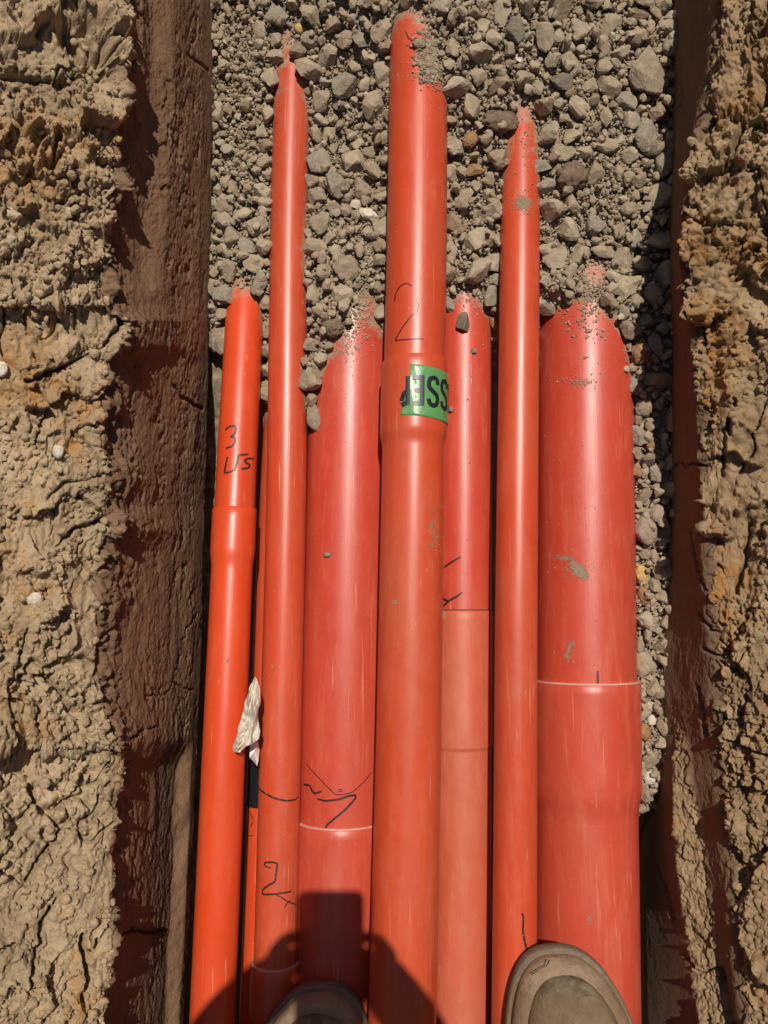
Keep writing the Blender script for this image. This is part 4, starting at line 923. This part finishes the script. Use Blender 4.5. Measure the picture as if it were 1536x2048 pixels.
def skin_mesh(name, verts, edges, radii, mat, parent, sub=2, root=0):
    me = bpy.data.meshes.new(name+'_cage'); me.from_pydata([tuple(v) for v in verts], edges, []); o = bpy.data.objects.new(name+'_cage', me); COL.objects.link(o)
    o.modifiers.new('skin', 'SKIN'); ms = o.modifiers.new('sub', 'SUBSURF'); ms.levels = sub; ms.render_levels = sub
    for i, r in enumerate(radii): me.skin_vertices[0].data[i].radius = (r, r) if not isinstance(r, tuple) else r; me.skin_vertices[0].data[i].use_root = (i == root)
    dg = bpy.context.evaluated_depsgraph_get(); dg.update(); ev = o.evaluated_get(dg); m2 = bpy.data.meshes.new_from_object(ev)
    bpy.data.objects.remove(o); m2.name = name; m2.materials.clear(); m2.materials.append(mat); m2.polygons.foreach_set('use_smooth', np.ones(len(m2.polygons), bool))
    n_ = bpy.data.objects.new(name, m2); COL.objects.link(n_); n_.parent = parent
    b = np.zeros(3); q = parent
    while q is not None: b += np.array(q.location); q = q.parent
    m2.transform(Matrix.Translation(-Vector(b))); return n_
scuff()
ra, la = (tr[0]+.032, tr[1]-.235, .36), (tl[0]-.01, tl[1]-.235, .33)
# trousers
skin_mesh('trousers', [(.05, -.70, 1.02), (.15, -.69, .98), (.20, -.59, .62), ra, (-.04, -.69, .98), (-.08, -.60, .60), la, (.05, -.69, 1.12)],
          [(0, 1), (1, 2), (2, 3), (0, 4), (4, 5), (5, 6), (0, 7)], [(.15, .12), .095, .075, .062, .095, .075, .062, (.15, .11)], M_TROU, pers)
# phone: lens side down, just above the camera
tilt = TH
ph = empty('smartphone', (0, 0, CAMZ), 'black phone held over the pipes, casting the rectangular shadow', 'phone')
def phone():
    def tr_(V): V = np.array(V, float); y = V[:, 1]*CT-V[:, 2]*ST; z = V[:, 1]*ST+V[:, 2]*CT; return np.stack([V[:, 0], y, z], -1)
    w_, l0, l1 = .0385, .014, -.150; n = 8; pts = []
    for (cx, cy, a0) in ((w_-.01, l0-.01, 0), (-w_+.01, l0-.01, 90), (-w_+.01, l1+.01, 180), (w_-.01, l1+.01, 270)):
        for i in range(n+1): a = R_(a0+90*i/n); pts.append((cx+.01*math.cos(a), cy+.01*math.sin(a)))
    pts = np.array(pts); m = len(pts); V = []
    for z, s in ((.0045, .97), (.0055, 1.), (.0125, 1.), (.0135, .97)):
        V += [(x*s, (y+.068)*s-.068, z) for x, y in pts]
    V += [(0, -.068, .0045), (0, -.068, .0135)]; F = [list(f) for f in grid_faces(4, m, True)]
    o = mesh_np('phone_case', tr_(V), F, M_BLACK, None); o.parent = ph
    caps = [(4*m, (i+1) % m, i) for i in range(m)]+[(4*m+1, 3*m+i, 3*m+(i+1) % m) for i in range(m)]
    o2 = mesh_np('phone_glass', tr_(V), caps, M_BLACK, None); o2.parent = ph
    # lens ring around the viewpoint
    t = np.linspace(0, 2*np.pi, 32, endpoint=False); V = []
    for r, z in ((.007, .0045), (.007, .003), (.0055, .003), (.0055, .0044)): V += [(r*math.cos(a), r*math.sin(a), z) for a in t]
    o3 = mesh_np('lens_ring', tr_(V), grid_faces(4, 32, True), M_BLACK, None, smooth=True); o3.parent = ph
phone()
# upper body
def jacket():
    V = [(.04, -.70, 1.08), (.03, -.66, 1.25), (.02, -.60, 1.42), (.02, -.56, 1.50),
         (.17, -.58, 1.45), (.225, -.38, 1.21), (.125, -.165, 1.08), (-.13, -.58, 1.45), (-.275, -.33, 1.21), (-.14, -.16, 1.08)]
    skin_mesh('shirt', V, [(0, 1), (1, 2), (2, 3), (2, 4), (4, 5), (5, 6), (2, 7), (7, 8), (8, 9)], [(.15, .11), (.155, .11), (.15, .10), .075, .072, .058, .046, .072, .064, .056], M_JACK, pers)
jacket()
def body():
    V = [(.02, -.58, 1.44), (.02, -.545, 1.54), (.02, -.50, 1.60), (.02, -.475, 1.67), (.02, -.49, 1.73)]; E_ = [(0, 1), (1, 2), (2, 3), (3, 4)]; Rr = [.06, .052, .074, .088, .068]
    def arm(sx, sh, el, wr):
        b = len(V); V.extend([sh, el, wr]); E_.extend([(0, b), (b, b+1), (b+1, b+2)]); Rr.extend([.045, .037, .034])
        palm = (sx*.064, -.088, 1.064); V.append(palm); E_.append((b+2, b+3)); Rr.append(.035); pb = b+3
        for k, (yy, ln) in enumerate([(-.048, .92), (-.066, 1.), (-.084, .95), (-.102, .78)]):   # fingers wrap the far side of the case
            q = len(V); V.extend([(sx*.056, yy, 1.052+.14*yy), (sx*.050, yy+.002, 1.043+.14*yy), (sx*(.050-.016*ln), yy+.003, 1.0405+.14*yy)]); E_.extend([(pb, q), (q, q+1), (q+1, q+2)]); Rr.extend([.0088, .0080, .0068])
        q = len(V); V.extend([(sx*.046, -.078, 1.064)]); E_.append((pb, q)); Rr.append(.022)
        q = len(V); V.extend([(sx*.052, -.070, 1.070), (sx*.036, -.052, 1.068), (sx*.022, -.040, 1.067)]); E_.extend([(pb, q), (q, q+1), (q+1, q+2)]); Rr.extend([.012, .0095, .008])
    arm(1, (.16, -.58, 1.43), (.225, -.38, 1.20), (.108, -.135, 1.075)); arm(-1, (-.12, -.58, 1.43), (-.27, -.33, 1.20), (-.118, -.125, 1.072))
    o = skin_mesh('body', V, E_, Rr, M_SKIN, pers)
    # face: nose, ears, eyes as small forms on the head; looks down at the phone
    hc = np.array([.02, -.475, 1.66])
    def blob(name, c, s, mat, par):
        W, F = ICO[2]; m = mesh_np(name, W*np.array(s)+np.array(c), F, mat, par, smooth=True); return m
    f = np.array([0, .80, -.60]); u = np.array([0, .6, .8])
    blob('nose', hc+f*.095-u*.008, (.011, .016, .018), M_SKIN, pers); blob('mouth', hc+f*.083-u*.045, (.022, .006, .007), M_SKIN, pers)
    for s in (-1, 1): blob('ear', hc+np.array([s*.088, -.005, 0])+u*0, (.009, .018, .03), M_SKIN, pers); blob('eye', hc+f*.080+u*.018+np.array([s*.030, 0, 0]), (.011, .009, .009), M_BLACK, pers)
    W, F = ICO[3]; Vh = W*np.array([.096, .10, .092])+hc+np.array([0, -.022, .035]); blob_ = mesh_np('hair', Vh*1., F, M_HAIR, pers, smooth=True)
body()
